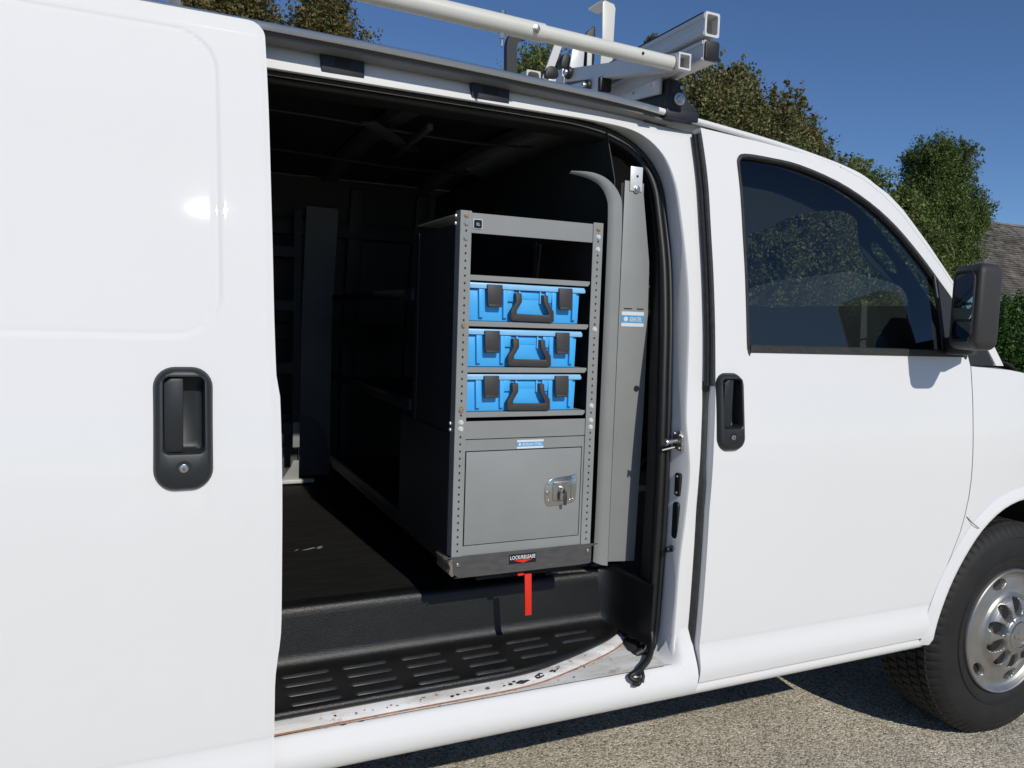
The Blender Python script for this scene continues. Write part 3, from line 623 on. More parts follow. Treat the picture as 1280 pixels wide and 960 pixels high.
# sill under the doors
def sweep_x(name, sec, x0, x1, m, parent, n=2, smooth=45, **kw):
    xs_ = np.linspace(x0, x1, n); return build(name, MB().loft([[(x, y, z) for y, z in sec] for x in xs_], closed=False), m, parent, smooth=smooth, **kw)
secF = [(.14, .40), (.05, .378), (.02, .380), (.002, .388), (-.008, .398), (-.013, .410), (-.011, .421), (.0, .4255), (.05, .4255)]
sweep_x('front_sill', secF, 1.446, 2.42, BOD, VAN)
build('sill_end', MB().prism([(y, z) for y, z in secF], 2.418, 2.421, 'x'), BOD, VAN)
secO = [(.14, .40), (.05, .378), (.02, .380), (.002, .388), (-.008, .398), (-.015, .410), (-.0195, .425), (-.0205, .440), (-.018, .453), (-.011, .468), (-.005, .480), (.001, .487), (.006, .4885)]
sweep_x('door_sill', secO, -.2, 1.446, BOD, VAN)
build('sill_end', MB().prism([(y, z) for y, z in secO]+[(.06, .4885)], 1.4455, 1.447, 'x'), BOD, VAN)
ft = [(.0335, .66), (.030, .62), (.0255, .58), (.018, .548), (.009, .524), (-.001, .505), (-.010, .487), (-.0165, .470), (-.0203, .455), (-.0212, .444)]
lg = [(.10, .4895), (.085, .4895), (.07, .4893), (.055, .4893), (.04, .4892), (.02, .489), (.006, .4878), (-.004, .480), (-.016, .455), (-.0206, .444)]
build('pillar_foot', MB().loft([[(x, a_[0]+(b_[0]-a_[0])*ss(1.352, 1.408, x), a_[1]+(b_[1]-a_[1])*ss(1.352, 1.408, x)**2.6) for a_, b_ in zip(lg, ft)] for x in (1.35, 1.358, 1.366, 1.374, 1.382, 1.390, 1.398, 1.408, 1.43, 1.448)], closed=False), BOD, VAN, smooth=80)
YF = [(-.2, .020), (.1, .022), (.25, .024), (.41, .027), (.57, .030), (.70, .031), (.86, .034), (.96, .046), (1.05, .073), (1.163, .115), (1.263, .160), (1.33, .205)]
yf = lambda x: float(np.interp(x, [p[0] for p in YFs], [p[1] for p in YFs]))
YFs = smooth_poly(YF, 5, False)
XR = [p[0] for p in YFs]
# flat worn ledge
build('sill_ledge', MB().loft([[(x, .006, .4886) for x in XR], [(x, .014, .4900) for x in XR], [(x, max(yf(x)+.03, .02), .4900) for x in XR]], closed=False).add([(1.33, .006, .4886), (1.40, .006, .4886), (1.40, .27, .49), (1.33, .27, .49)], [(0, 1, 2, 3)]), 'white_dirty', VAN, smooth=40, label='worn white sill ledge with rust spots and dirt')
build('step_lip', MB().loft([[(x, yf(x)+dy, z) for x in XR] for dy, z in ((-.012, .4905), (-.010, .4945), (.004, .5035), (.022, .5085), (.035, .5085))], closed=False), 'white_dirty', VAN, smooth=60)
build('sealant_line', MB().tube([(x, yf(x)-.013, .4915) for x in XR], .0022, 6), 'rust', VAN)
build('ledge_seam', MB().tube([(x, .007+.003*math.sin(x*3)+random.uniform(-.0006, .0006), .4892) for x in np.linspace(-.1, 1.34, 60)], .0010, 5), 'chip', VAN)
for (x, t, sx, sy) in [(.905, -.001, .022, .0055), (.960, .003, .020, .008), (.868, .0, .009, .003), (.80, .0, .010, .002), (.70, -.002, .008, .003), (.66, -.022, .005, .002), (1.01, -.030, .004, .002), (1.06, -.045, .006, .003), (1.12, -.02, .004, .004), (.45, .0, .005, .002)]+[(random.uniform(.28, 1.2), random.choice((-.001, .003, .008, -.016, -.024)), random.uniform(.0015, .008), random.uniform(.0008, .0026)) for _ in range(34)]+[(random.uniform(.85, 1.02), random.uniform(-.002, .006), random.uniform(.004, .013), random.uniform(.0015, .004)) for _ in range(8)]:
    k = 11; pts = [(x+sx*math.cos(a_)*random.uniform(.55, 1.15), yf(x)+t+sy*math.sin(a_)*random.uniform(.5, 1.2)+math.cos(a_)*sx*(yf(x+.01)-yf(x-.01))/.02) for a_ in [2*math.pi*i/k for i in range(k)]]
    zt = lambda px, py: (.4945+ (py-yf(px)+.010)/.014*.009 if py-yf(px) < .004 else .5035+(py-yf(px)-.004)/.018*.005) if py-yf(px) > -.010 else .4905
    build('paint_chip', MB().add([(px, py, zt(px, py)+.0007) for px, py in pts], [tuple(range(k))]), 'chip', VAN, smooth=None)

# --- step well
sec = lambda x: [(yf(x)+.034, .506), (yf(x)+.020, .508), (yf(x)+.013, .515), (yf(x)+.013, .522), (yf(x)+.018, .5285), (yf(x)+.026, .530)]
RY = .285
tail = [(.225, .530), (.242, .5315), (.256, .5360), (.266, .5435), (.272, .554), (.275, .568), (.283, .660), (.2855, .674), (.289, .683), (.297, .689), (.310, .691), (.335, .691)]
loops = []
for x in XR:
    s_ = sec(x); fx = ss(1.18, 1.33, x)
    tl = [(y-.0*fx, z) for y, z in tail]
    y_last = s_[-1][0]; mid = [(y_last+(tl[0][0]-y_last)*t, .530) for t in (.33, .66)]
    if y_last > tl[0][0]-.01: mid = [(y_last, .530)]*2; tl = [(max(y, y_last+.002*i), z) for i, (y, z) in enumerate(tl)]
    loops.append([(x, y, z) for y, z in s_+mid+tl])
STEP = build('step_well', MB().loft(loops, closed=False), 'mat', VAN, smooth=60, label='black moulded plastic entry step with ridged tread')
# tread ridges
RX = [(.135, .262), (.297, .424), (.455, .580), (.617, .735), (.776, .893), (.932, 1.050), (1.092, 1.205)]
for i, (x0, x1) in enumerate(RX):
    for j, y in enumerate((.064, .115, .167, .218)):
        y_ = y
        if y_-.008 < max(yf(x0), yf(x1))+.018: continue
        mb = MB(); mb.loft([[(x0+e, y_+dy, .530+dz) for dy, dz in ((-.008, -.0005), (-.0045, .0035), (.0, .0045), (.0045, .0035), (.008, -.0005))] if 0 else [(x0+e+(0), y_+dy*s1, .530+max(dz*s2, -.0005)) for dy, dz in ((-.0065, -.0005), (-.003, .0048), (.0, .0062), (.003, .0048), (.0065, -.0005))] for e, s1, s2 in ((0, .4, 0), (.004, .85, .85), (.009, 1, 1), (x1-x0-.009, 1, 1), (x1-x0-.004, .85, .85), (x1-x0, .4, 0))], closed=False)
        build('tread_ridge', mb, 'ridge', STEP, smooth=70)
# end wall of the step well with a rounded inner corner
EW = smooth_poly([(1.10, .300), (1.19, .298), (1.255, .290), (1.300, .268), (1.322, .235), (1.332, .19), (1.338, .12), (1.345, .08)], 4, False)
build('step_end_wall', MB().loft([[(x-d_*.5, y-d_*.8, z) for x, y in EW] for z, d_ in ((.526, .030), (.532, .018), (.545, .008), (.565, .002), (.62, 0), (.690, -.003))]+[[(x+.004, y+.006, .697) for x, y in EW], [(x+.03, y+.02, .699) for x, y in EW], [(x+.06, y+.06, .69) for x, y in EW]], closed=False), 'mat', STEP, smooth=60)
# cargo floor
build('cargo_floor', MB().loft([[(x, .330, .6905) for x in (-1.95, 1.40)], [(x, W-.06, .6905) for x in (-1.95, 1.40)]], closed=False), 'floor_mat', VAN)
scuffs = [(.472, .797, .024, .007), (.508, .803, .018, .012), (.432, .797, .014, .005)]
sc_mb = MB()
for x, y, sx, sy in scuffs:
    sc_mb.add([(x+sx*math.cos(a_)*random.uniform(.4, 1.2), y+sy*math.sin(a_)*random.uniform(.4, 1.3)+.01*math.cos(a_), .6915) for a_ in [2*math.pi*i/9 for i in range(9)]], [tuple(range(9))])
build('floor_scuff', sc_mb, 'grey', VAN, smooth=None)

# --- interior shell
IN = W-.09
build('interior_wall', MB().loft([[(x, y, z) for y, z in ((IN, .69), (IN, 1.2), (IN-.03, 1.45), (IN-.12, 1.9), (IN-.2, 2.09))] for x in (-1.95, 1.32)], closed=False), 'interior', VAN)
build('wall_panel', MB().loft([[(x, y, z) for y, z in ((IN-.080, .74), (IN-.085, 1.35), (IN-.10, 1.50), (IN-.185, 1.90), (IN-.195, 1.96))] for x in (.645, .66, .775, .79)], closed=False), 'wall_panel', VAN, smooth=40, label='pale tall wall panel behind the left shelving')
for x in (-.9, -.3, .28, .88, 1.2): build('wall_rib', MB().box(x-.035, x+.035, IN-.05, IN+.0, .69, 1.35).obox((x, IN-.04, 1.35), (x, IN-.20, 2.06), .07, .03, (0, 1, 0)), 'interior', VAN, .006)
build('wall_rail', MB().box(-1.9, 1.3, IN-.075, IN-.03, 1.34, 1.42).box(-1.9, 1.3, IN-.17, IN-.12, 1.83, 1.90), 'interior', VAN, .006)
wh = [[(x, y, z) for x, z in smooth_poly([(.05, .69), (.07, .88), (.14, .97), (.30, .995), (.60, .99), (.72, .955), (.77, .87), (.785, .69)], 4, False)] for y in (IN-.26, IN)]
wh = [[(p[0], IN-.10, p[2]) for p in wh[0]], [(p[0], IN, p[2]) for p in wh[1]]]
build('wheel_house', MB().loft(wh, closed=False).prism([(p[0], p[2]) for p in wh[0]], IN-.10, IN-.099), 'interior_light', VAN, smooth=40)
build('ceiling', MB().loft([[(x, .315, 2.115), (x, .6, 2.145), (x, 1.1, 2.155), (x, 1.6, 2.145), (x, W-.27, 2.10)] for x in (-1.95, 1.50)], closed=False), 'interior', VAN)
for x in (-1.1, -.45, .22, .74, 1.2): build('roof_bow', MB().loft([[(x+dx, .32+(W-.64)*t, 2.085+dz+.045*math.sin(math.pi*t)**.6) for t in np.linspace(0, 1, 11)] for dx, dz in ((-.045, .012), (-.03, -.012), (.03, -.012), (.045, .012))], closed=False), 'interior_light', VAN, smooth=30)
for y in (.36, .52, .80, 1.4): build('roof_wire', MB().tube([(x, y+.006*math.sin(x*7), 2.09+.01*math.sin(x*5)) for x in np.linspace(-1.8, 1.25, 24)], .006, 6), 'interior', VAN)
build('ceiling_bracket', MB().obox((.62, .70, 2.075), (.86, 1.00, 2.07), .05, .012).obox((.80, .62, 2.07), (.82, 1.1, 2.065), .02, .02), 'interior_light', VAN, .003)
build('rear_wall', MB().loft([[(-1.96, y, z) for z in (.45, 2.15)] for y in (.02, W-.02)], closed=False), BOD, VAN)
build('underbody', MB().box(-1.95, 2.30, .16, W-.16, .44, .48).box(2.30, 3.6, .45, W-.45, .40, .60), 'under', VAN)
build('step_underside', MB().box(-.1, 1.40, .12, .40, .43, .485), 'under', VAN)
build('frame_rail', MB().box(-1.9, 3.6, .62, .70, .30, .42).box(-1.9, 3.6, W-.70, W-.62, .30, .42), 'under', VAN)
build('axle', MB().cyl((2.872, .3, .40), (2.872, W-.3, .40), .04, .04, 12).cyl((-.62, .3, .38), (-.62, W-.3, .38), .05, .05, 12), 'under', VAN)
# --- cab: seats, dash, steering wheel
for y in (.32, 1.38):
    st = build('cab_seat', MB().box(1.62, 2.08, y, y+.48, .98, 1.12), 'seat', VAN, .05, 3, smooth=60)
    build('seat_back', MB().loft([[(1.60-dx, yy, z) for yy in (y+.02, y+.24, y+.46)] for z, dx in ((1.05, -.06), (1.2, -.02), (1.40, .04), (1.50, .06))]+[[(1.52-dx, yy, z) for yy in (y+.04, y+.24, y+.44)] for z, dx in ((1.50, .06), (1.3, .04), (1.05, 0))], closed=False), 'seat', st, smooth=60)
build('dashboard', MB().prism([(2.42, 1.05), (2.40, 1.28), (2.46, 1.352), (2.62, 1.385), (2.80, 1.38), (2.86, 1.05)], .10, W-.10), 'dash', VAN, .02, 3, smooth=60)
build('cab_floor', MB().box(1.40, 2.80, .08, W-.08, .60, .64), 'dash', VAN)
sw = [(2.30+.04*math.sin(t)*.6, 1.62+.19*math.cos(t), 1.36+.17*math.sin(t)) for t in [2*math.pi*i/28 for i in range(28)]]
build('steering_wheel', MB().tube(sw+[sw[0]], .014, 8, False).obox((2.31, 1.44, 1.36), (2.31, 1.80, 1.36), .03, .04).obox((2.31, 1.62, 1.36), (2.45, 1.62, 1.28), .06, .06), 'dash', VAN, smooth=60)
build('cab_ceiling', MB().loft([[(x, .26, z), (x, .6, z+.02), (x, 1.6, z+.02), (x, W-.26, z)] for x, z in ((1.36, 2.085), (1.8, 2.05), (2.18, 1.99))], closed=False), 'dash', VAN)
build('grab_handle', MB().tube(smooth_poly([(2.30, W-.24, 1.90), (2.27, W-.27, 1.87), (2.36, W-.25, 1.76), (2.44, W-.20, 1.66), (2.49, W-.16, 1.66)], 3, False), .016, 8), 'dash', VAN, smooth=70)
build('a_pillar_trim', MB().loft([[(x+dx, W-prof(z)-.05, z+dz) for x, z in ((2.13, 2.0), (2.30, 1.87), (2.45, 1.70), (2.60, 1.50), (2.66, 1.38))] for dx, dz in ((-.05, -.05), (.07, .05))], closed=False), 'dash', VAN, smooth=50)
build('b_pillar_trim', MB().loft([[(x, prof(z)+.17, z) for z in (1.3, 1.5, 1.7, 1.9, 2.06)] for x in (1.47, 1.62)], closed=False), 'dash', VAN)
build('b_pillar_trim', MB().loft([[(x, W-prof(z)-.06, z) for z in (1.3, 1.5, 1.7, 1.9, 2.06)] for x in (1.38, 1.64)], closed=False), 'dash', VAN)

OPN = smooth_poly([(1.735, 1.754), (1.85, 1.803), (1.96, 1.850), (2.10, 1.880), (2.20, 1.888), (2.262, 1.86), (2.256, 1.79), (2.282, 1.722), (2.38, 1.655), (2.442, 1.628), (2.460, 1.575), (2.40, 1.566), (2.05, 1.553), (1.72, 1.543), (1.715, 1.65)], 3)
SLT = smooth_poly([(2.316, 1.786), (2.346, 1.786), (2.385, 1.752), (2.422, 1.714), (2.427, 1.688), (2.394, 1.682), (2.350, 1.715), (2.314, 1.752)], 3)
panel('cab_outline_panel', [(1.66, 1.36), (2.70, 1.37), (2.66, 1.46), (2.60, 1.56), (2.50, 1.69), (2.42, 1.78), (2.34, 1.865), (2.25, 1.93), (2.15, 1.975), (1.95, 2.015), (1.66, 2.035)], [OPN, SLT], 'dash', VAN, off=.12, ret=.004, label='dark added panel standing in for cab trim and dash behind the side window')  # one added panel, cut to the outline of visor, pillar trim and dash
# --- wheels
def wheel(cx, yo, flip=1, simple=False):
    """yo = outer face y; flip=1 faces -Y"""
    name = 'wheel'
    e = bpy.data.objects.new(name, None); COL.objects.link(e); e.parent = VAN; e.location = Vector((cx, yo, .391))-ORG[VAN.name]; ORG[e.name] = Vector((cx, yo, .391))
    tag(e, kind=None)
    def lathe(pr, seg, rf=None):
        V = []; F = []
        k = len(pr)
        for i in range(seg):
            a_ = 2*math.pi*i/seg
            for j, (r_, y_) in enumerate(pr):
                dr = rf(i, j, r_, y_) if rf else 0
                V.append((cx+(r_+dr)*math.cos(a_), yo+flip*y_, .391+(r_+dr)*math.sin(a_)))
        for i in range(seg):
            for j in range(k-1): F.append((i*k+j, i*k+j+1, ((i+1) % seg)*k+j+1, ((i+1) % seg)*k+j))
        return MB().add(V, F)
    tp = [(.222, .030), (.226, .020), (.232, .012), (.250, .004), (.262, .003), (.264, -.001), (.270, -.001), (.272, .003), (.300, -.001), (.322, .001), (.338, .005), (.340, .002), (.346, .004), (.356, .010), (.366, .018), (.374, .028), (.379, .038)]
    tp = [(.2325+(a_-.2325)*1.118 if a_ > .2325 else a_, b_) for a_, b_ in tp]
    y_ = .038; tr = []
    for wd, gr in ((.030, 1), (.036, 1), (.036, 1), (.036, 1), (.030, 0)):
        tr += [(.401, y_+.001), (.402, y_+wd*.33), (.402, y_+wd*.66), (.401, y_+wd-.001)]; y_ += wd
        if gr: tr += [(.392, y_+.001), (.392, y_+.006)]; y_ += .007
    tp2 = [(r_, .246-yy) for r_, yy in tp[::-1] if yy > -.5]
    pr = tp+tr+tp2
    nt_ = len(tp); nrow = len(tr)
    def rf(i, j, r_, yy):
        if r_ > .4005:       # tread blocks
            band = j//6; ph = (i+band*2) % 5
            return -.0075 if ph == 0 else 0
        if .362 < r_ < .4005 and yy < .06: return -.006 if (i % 5) == 0 else 0
        return 0
    t = build('tyre', lathe(pr, 360 if not simple else 96, rf if not simple else None), 'tyre', e, smooth=40)
    # raised sidewall lettering blocks
    if not simple:
        # rim
        def rimdisp(a_, r_):
            d_ = 0
            for c in [R(q__) for q__ in (46, 106, 226, 286)]:
                da = (a_-c+math.pi) % (2*math.pi)-math.pi
                # outer oval hand hole
                u_, v_ = da*.182, r_-.184
                q_ = math.sqrt((u_/.031)**2+(v_/.0165)**2)
                d_ = max(d_, .035*ss(1.12, .86, q_)); d_ -= .0035*math.exp(-((q_-1.35)/.22)**2)
            for k in range(10):
                c2 = R(36*k+18); da = (a_-c2+math.pi) % (2*math.pi)-math.pi
                u_, v_ = da*r_, r_-.102
                q_ = (abs(u_/.0205)**2.8+abs(v_/.029)**2.8)**(1/2.6)
                d_ = max(d_, .034*ss(1.12, .78, q_))
            return d_
        basep = [(.2325, .012), (.2315, .002), (.228, -.002), (.224, .000), (.220, .006), (.214, .014), (.206, .020), (.196, .021), (.182, .018), (.168, .015), (.155, .013), (.145, .010), (.138, .003), (.132, -.006), (.126, -.014), (.112, -.021), (.098, -.025), (.084, -.028), (.074, -.030), (.072, -.034), (.068, -.038), (.055, -.040), (.0, -.041)]
        rr_ = [p[0] for p in basep][::-1]; yy_ = [p[1] for p in basep][::-1]
        rs = sorted(set([round(x, 4) for x in list(np.linspace(.072, .2325, 90))]+rr_[2:]), reverse=True)
        rs = [r_ for r_ in rs if r_ > .004]+[.03, .001]
        seg = 288; V = []; F = []; k = len(rs)
        for i in range(seg):
            a_ = 2*math.pi*i/seg
            for r_ in rs:
                y2 = float(np.interp(r_, rr_, yy_))+rimdisp(a_, r_)
                V.append((cx+r_*math.cos(a_), yo+flip*y2, .391+r_*math.sin(a_)))
        for i in range(seg):
            for j in range(k-1): F.append((i*k+j, i*k+j+1, ((i+1) % seg)*k+j+1, ((i+1) % seg)*k+j))
        build('rim', MB().add(V, F), 'wheel', e, smooth=60, label='satin steel rim with oval slots')
        hm = MB()
        for kk in range(10):
            for (c, rad, ru, rv, dep) in (((R((46, 106, 226, 286)[kk]), .182, .028, .0150, .012),) if kk < 4 else ())+((R(36*kk+18), .102, .0170, .0245, .004),):
                P_ = []
                for i in range(14):
                    t_ = 2*math.pi*i/14; aa = c+ru*math.cos(t_)/rad; r_ = rad+rv*math.sin(t_); P_.append((cx+r_*math.cos(aa), yo+flip*(float(np.interp(rad, rr_, yy_))+dep+.004), .391+r_*math.sin(aa)))
                build('rim_slot', MB().add(P_, [tuple(range(14))]), 'dark_hole', e, smooth=None)
        # emblem on the hub cap
        em = [(-.040, .008), (-.036, -.010), (-.012, -.010), (-.010, -.018), (.014, -.018), (.012, -.010), (.036, -.010), (.040, .008), (.014, .008), (.012, .016), (-.012, .016), (-.014, .008)]
        build('hub_emblem', MB().prism([(cx+x*.85, .391+z*.85) for x, z in em], yo-.0435*flip, yo-.0395*flip), 'chrome', e, .0008)
        cl = lambda rad, d_: [(cx+rad*math.cos(a_), yo+flip*d_, .391+rad*math.sin(a_)) for a_ in [2*math.pi*i/40 for i in range(40)]]
        build('hub_cap_ring', MB().loft([cl(.052, -.0402), cl(.050, -.0435), cl(.047, -.0435), cl(.045, -.0402)]), 'chrome', e, smooth=50)
    else:
        build('rim', lathe([(.23, .01), (.225, 0), (.20, .02), (.13, .01), (.08, -.02), (.01, -.03)], 48), 'wheel', e, smooth=50)
    return e
wheel(2.862, -.020)
wheel(2.872, W-.004, -1, True); wheel(-.62, .02, 1, True); wheel(-.62, W-.02, -1, True)

# ================================================================== STEEL SHELF UNIT in the doorway
U = thing('steel_shelf_unit', 'grey steel shelf unit facing the open door, holding three blue cases', 'shelf unit', (.925, .3, .79))
UX0, UX1, UY, UZ0, UZ1 = .714, 1.135, .10, .80, 1.745
PW = .031
for side, xa in ((0, UX0), (1, UX1-PW)):
    ex = UX0 if side == 0 else UX1-.0025
    post = build('post', MB().box(xa, xa+PW, UY, UY+.0025, .842, UZ1).box(ex, ex+.0025, UY+.0025, UY+.035, .842, UZ1), 'grey', U, .0006, 1, label='left perforated front post' if side == 0 else 'right perforated front post')
    hm = MB()
    for i in range(46):
        z = .858+i*.0190
        if z < 1.72:
            x = xa+PW*.52; k = 8; hm.add([(x+.0026*math.cos(2*math.pi*j/k), UY-.0004, z+.0034*math.sin(2*math.pi*j/k)) for j in range(k)], [tuple(range(k))])
    h = build('post_holes', hm, 'dark_hole', post, smooth=None); h['kind'] = 'stuff'
    scr = ([(1.733, 'brass'), (1.713, 'zinc'), (1.675, 'zinc'), (1.452, 'brass'), (1.232, 'brass'), (1.200, 'galv'), (1.183, 'galv')] if side == 0 else [(1.728, 'brass'), (1.706, 'galv'), (1.672, 'galv'), (1.452, 'galv'), (1.238, 'galv'), (1.197, 'galv'), (1.178, 'galv')])
    for z, mm_ in scr:
        x = xa+PW*.52
        build('screw', MB().cyl((x, UY+.001, z), (x, UY-.0045, z), .0062, .0052, 6).cyl((x, UY, z), (x, UY-.0015, z), .0075, .0075, 12), mm_, post, .0005, 1)
for yy in (.47, 1.63):
    for xa in ((UX0, UX1-PW) if yy < 1 else (UX1-PW,)): build('rear_post', MB().box(xa, xa+PW, yy, yy+.0025, .842, UZ1-.03).box(xa if xa < .9 else xa+PW-.003, xa+.003 if xa < .9 else xa+PW, yy-.03, yy+.0, .842, UZ1-.03), 'grey_shaded', U)
for z, dz in ((1.733, 0), (1.714, 0), (1.195, 0), (1.178, 0)):
    build('side_screw', MB().cyl((UX0+.001, UY+.030, z), (UX0-.004, UY+.030, z), .0052, .0045, 10), 'galv', U)
build('top_panel', MB().box(UX0+PW-.004, UX1-PW+.003, UY+.003, UY+.006, 1.690, 1.741).box(UX0+.004, UX1-.004, UY+.006, .47, 1.738, 1.7405), 'grey', U, .0006, 1)
build('side_panel', MB().box(UX0+.003, UX0+.0055, UY+.036, .47, .835, 1.715), 'grey_shaded', U, label='plain grey side panel in shadow')
build('side_panel', MB().box(UX1-.0055, UX1-.0035, UY+.036, .47, .835, 1.715), 'grey_shaded', U, label='plain grey side panel in shadow')
build('lower_side_panel', MB().box(UX0-.001, UX0+.002, UY+.04, .585, .83, 1.165), 'grey_shaded', U)
for z in (1.5765, 1.4580, 1.3375, 1.2190):
    x0, x1 = UX0+PW-.002, UX1-PW-.002
    build('shelf', MB().prism([(x0, z+.007), (x1, z+.007), (x1, z), (x1-.006, z-.007), (x0, z-.007)], UY+.0035, UY+.006).box(x0, x1, UY+.006, .465, z+.0045, z+.0065).box(x0, x1, .460, .463, z+.006, z+.03), 'grey', U, .0008, 1)
build('drawer_front', MB().box(UX0+PW-.002, UX1-PW+.002, UY+.0035, UY+.008, 1.1545, 1.202), 'grey', U, .0012, 1, label='plain grey drawer front below the shelves')
fr = MB().box(UX0+PW-.002, UX1-PW+.002, UY+.004, UY+.009, 1.123, 1.1525).box(UX0+PW-.002, UX1-PW+.002, UY+.004, UY+.009, .842, .868).box(UX0+PW-.002, UX0+PW+.0015, UY+.004, UY+.009, .868, 1.123).box(UX1-PW-.006, UX1-PW+.002, UY+.004, UY+.009, .868, 1.123)
build('locker_frame', fr, 'grey', U, .0006, 1)
LD = B('locker_door', UX0+PW+.0045, UX1-PW-.0085, UY+.003, UY+.008, .8705, 1.1205, 'grey', U, .0012, label='grey locker door with a chromed lock')
B('locker_back', UX0+PW, UX1-PW, UY+.0095, UY+.0115, .842, 1.15, 'dark_hole', U)
# locker latch
lx, lz = 1.030, 1.0
plate = smooth_poly([(.983, .992), (.988, .968), (1.002, .960), (1.06, .964), (1.078, .970), (1.082, .985), (1.083, 1.040), (1.078, 1.047), (1.06, 1.044), (1.01, 1.038), (.992, 1.028), (.984, 1.01)], 2)
build('latch_plate', MB().prism(plate, UY+.0005, UY+.0035), 'chrome', LD, .0010, 2, smooth=50)
cup = [[(x, UY+dy, z) for x, z in rrect(1.008+i_, 1.068-i_, .972+i_, 1.030-i_, .004, 3)] for i_, dy in ((0, -.0008), (.002, -.001), (.005, .002), (.006, .0028))]
build('latch_cup', MB().loft(cup, cap1=True), 'chrome', LD, smooth=40)
build('latch_shade', MB().prism([(1.010, 1.021), (1.066, 1.024), (1.066, 1.030), (1.010, 1.028)], UY-.004, UY+.001), 'zinc', LD, .001)
build('lock_barrel', MB().cyl((1.036, UY+.002, 1.006), (1.036, UY-.014, 1.005), .0095, .009, 16), 'chrome', LD, .001)
build('key', MB().prism([(1.034, .965), (1.042, .964), (1.044, .985), (1.041, 1.006), (1.035, 1.006), (1.031, .985)], UY-.020, UY-.0175).box(1.0345, 1.0375, UY-.0175, UY-.013, .999, 1.011), 'case_grey', LD, .0008)
for x, z in ((.992, .998), (.995, 1.022), (.996, .975), (1.073, 1.037), (1.074, .975)): build('rivet', MB().cyl((x, UY+.001, z), (x, UY-.002, z), .0036 if z != .998 else .0075, .0028 if z != .998 else .006, 12), 'zinc', LD, .0008)
# kick plate, label and worn edge
KP = build('kick_plate', MB().prism(smooth_poly([(.722, .843), (1.134, .843), (1.138, .835), (1.138, .796), (1.134, .788), (1.09, .785), (.75, .785), (.735, .787), (.722, .796), (.718, .81), (.718, .838)], 2), UY-.003, UY+.0015), 'grey_dark', U, .001, 1, label='dark grey kick plate with lock release label')
for x, z in ((.731, .822), (1.126, .824)): build('kick_screw', MB().cyl((x, UY-.002, z), (x, UY-.006, z), .0060, .0048, 12), 'zinc', KP, .001)
build('base_frame', MB().box(.722, .736, UY+.01, 1.66, .800, .838).box(1.118, 1.132, UY+.01, 1.66, .800, .838).box(.74, 1.12, UY+.03, .47, .79, .80), 'grey_shaded', U)
build('base_channel', MB().box(.80, 1.06, UY+.03, 1.2, .762, .788), 'under', U)
for x in (.86, 1.0): build('floor_leg', MB().box(x-.02, x+.02, .40, .44, .69, .765).box(x-.02, x+.02, 1.5, 1.54, .69, .765), 'under', U)
lab = B('release_label', .880, .962, UY-.0042, UY-.0032, .8085, .8345, 'label_black', KP)
text_mesh('release_lettering', 'LOCK/RELEASE', .883, UY-.0046, .8205, .0105, 'label_white', KP, width=.076, bold=.02)
build('release_arrow', MB().add([(.892, UY-.0046, .8185), (.952, UY-.0046, .8185), (.922, UY-.0046, .8095)], [(0, 1, 2)]), 'red', KP, smooth=None)
# badge
build('badge', MB().prism(rrect(.7495, .7745, 1.701, 1.7255, .003, 3), UY+.0005, UY+.0025), 'label_white', U)
build('badge_face', MB().prism(rrect(.7510, .7730, 1.7025, 1.7240, .003, 3), UY-.0005, UY+.0005), 'label_navy', U)
text_mesh('badge_lettering', 'XL', .7570, UY-.0009, 1.7090, .0075, 'label_white', U, width=.0105)
def sticker(parent, x0, x1, z0, z1, y, body):
    build('sticker', MB().box(x0, x1, y-.0006, y, z0, z1), 'label_white', parent)
    h = z1-z0; build('sticker_band', MB().box(x0, x1, y-.0010, y-.0006, z0+h*.24, z1-h*.24), 'label_blue', parent)
    k = 12; rr = h*.16; cx_, cz_ = x0+h*.34, (z0+z1)/2
    build('sticker_logo', MB().add([(cx_+rr*math.cos(2*math.pi*i/k), y-.0012, cz_+rr*math.sin(2*math.pi*i/k)) for i in range(k)], [tuple(range(k))]), 'label_white', parent, smooth=None)
    text_mesh('sticker_lettering', body, x0+h*.62, y-.0012, z0+h*.34, h*.30, 'label_white', parent, width=(x1-x0)-h*.80, bold=.015)
sticker(U, .8955, .9755, 1.1245, 1.1480, UY+.0038, 'ADRIAN STEEL')
# rear half: open shelf rails, back cloth of the unit
for z in (.820, 1.185, 1.52): build('shelf_rail', MB().box(UX0, UX0+.02, .50, 1.66, z, z+.035), 'grey_shaded', U, .002)
build('rear_shelf', MB().box(UX0+.02, UX1-.02, .50, 1.66, 1.19, 1.195).box(UX0+.02, UX1-.02, .50, 1.66, 1.545, 1.55).box(UX0+.02, UX1-.02, .5, 1.66, .83, .835), 'grey_shaded', U)
build('unit_back', MB().box(UX1-.01, UX1-.006, .50, 1.66, .83, 1.72), 'grey_shaded', U)
# worn tape on the foot corner
build('corner_guard', MB().prism(smooth_poly([(.705, .83), (.722, .84), (.728, .815), (.720, .790), (.708, .80), (.712, .815)], 2), UY-.002, UY+.10), mat('worn_corner', (.16, .14, .11), .8, var=.5, vscale=60), U, .001)

# red release lever
LV = thing('release_lever', 'red plastic release lever hanging below the shelf unit', 'lever', (.94, .105, .655))
build('lever_bar', MB().prism([(.930, .775), (.951, .775), (.9555, .657), (.9355, .657)], UY-.002, UY+.003), 'red', LV, .0012)
build('lever_pivot', MB().box(.912, .932, UY+.004, UY+.012, .770, .776), 'red', LV, .001)

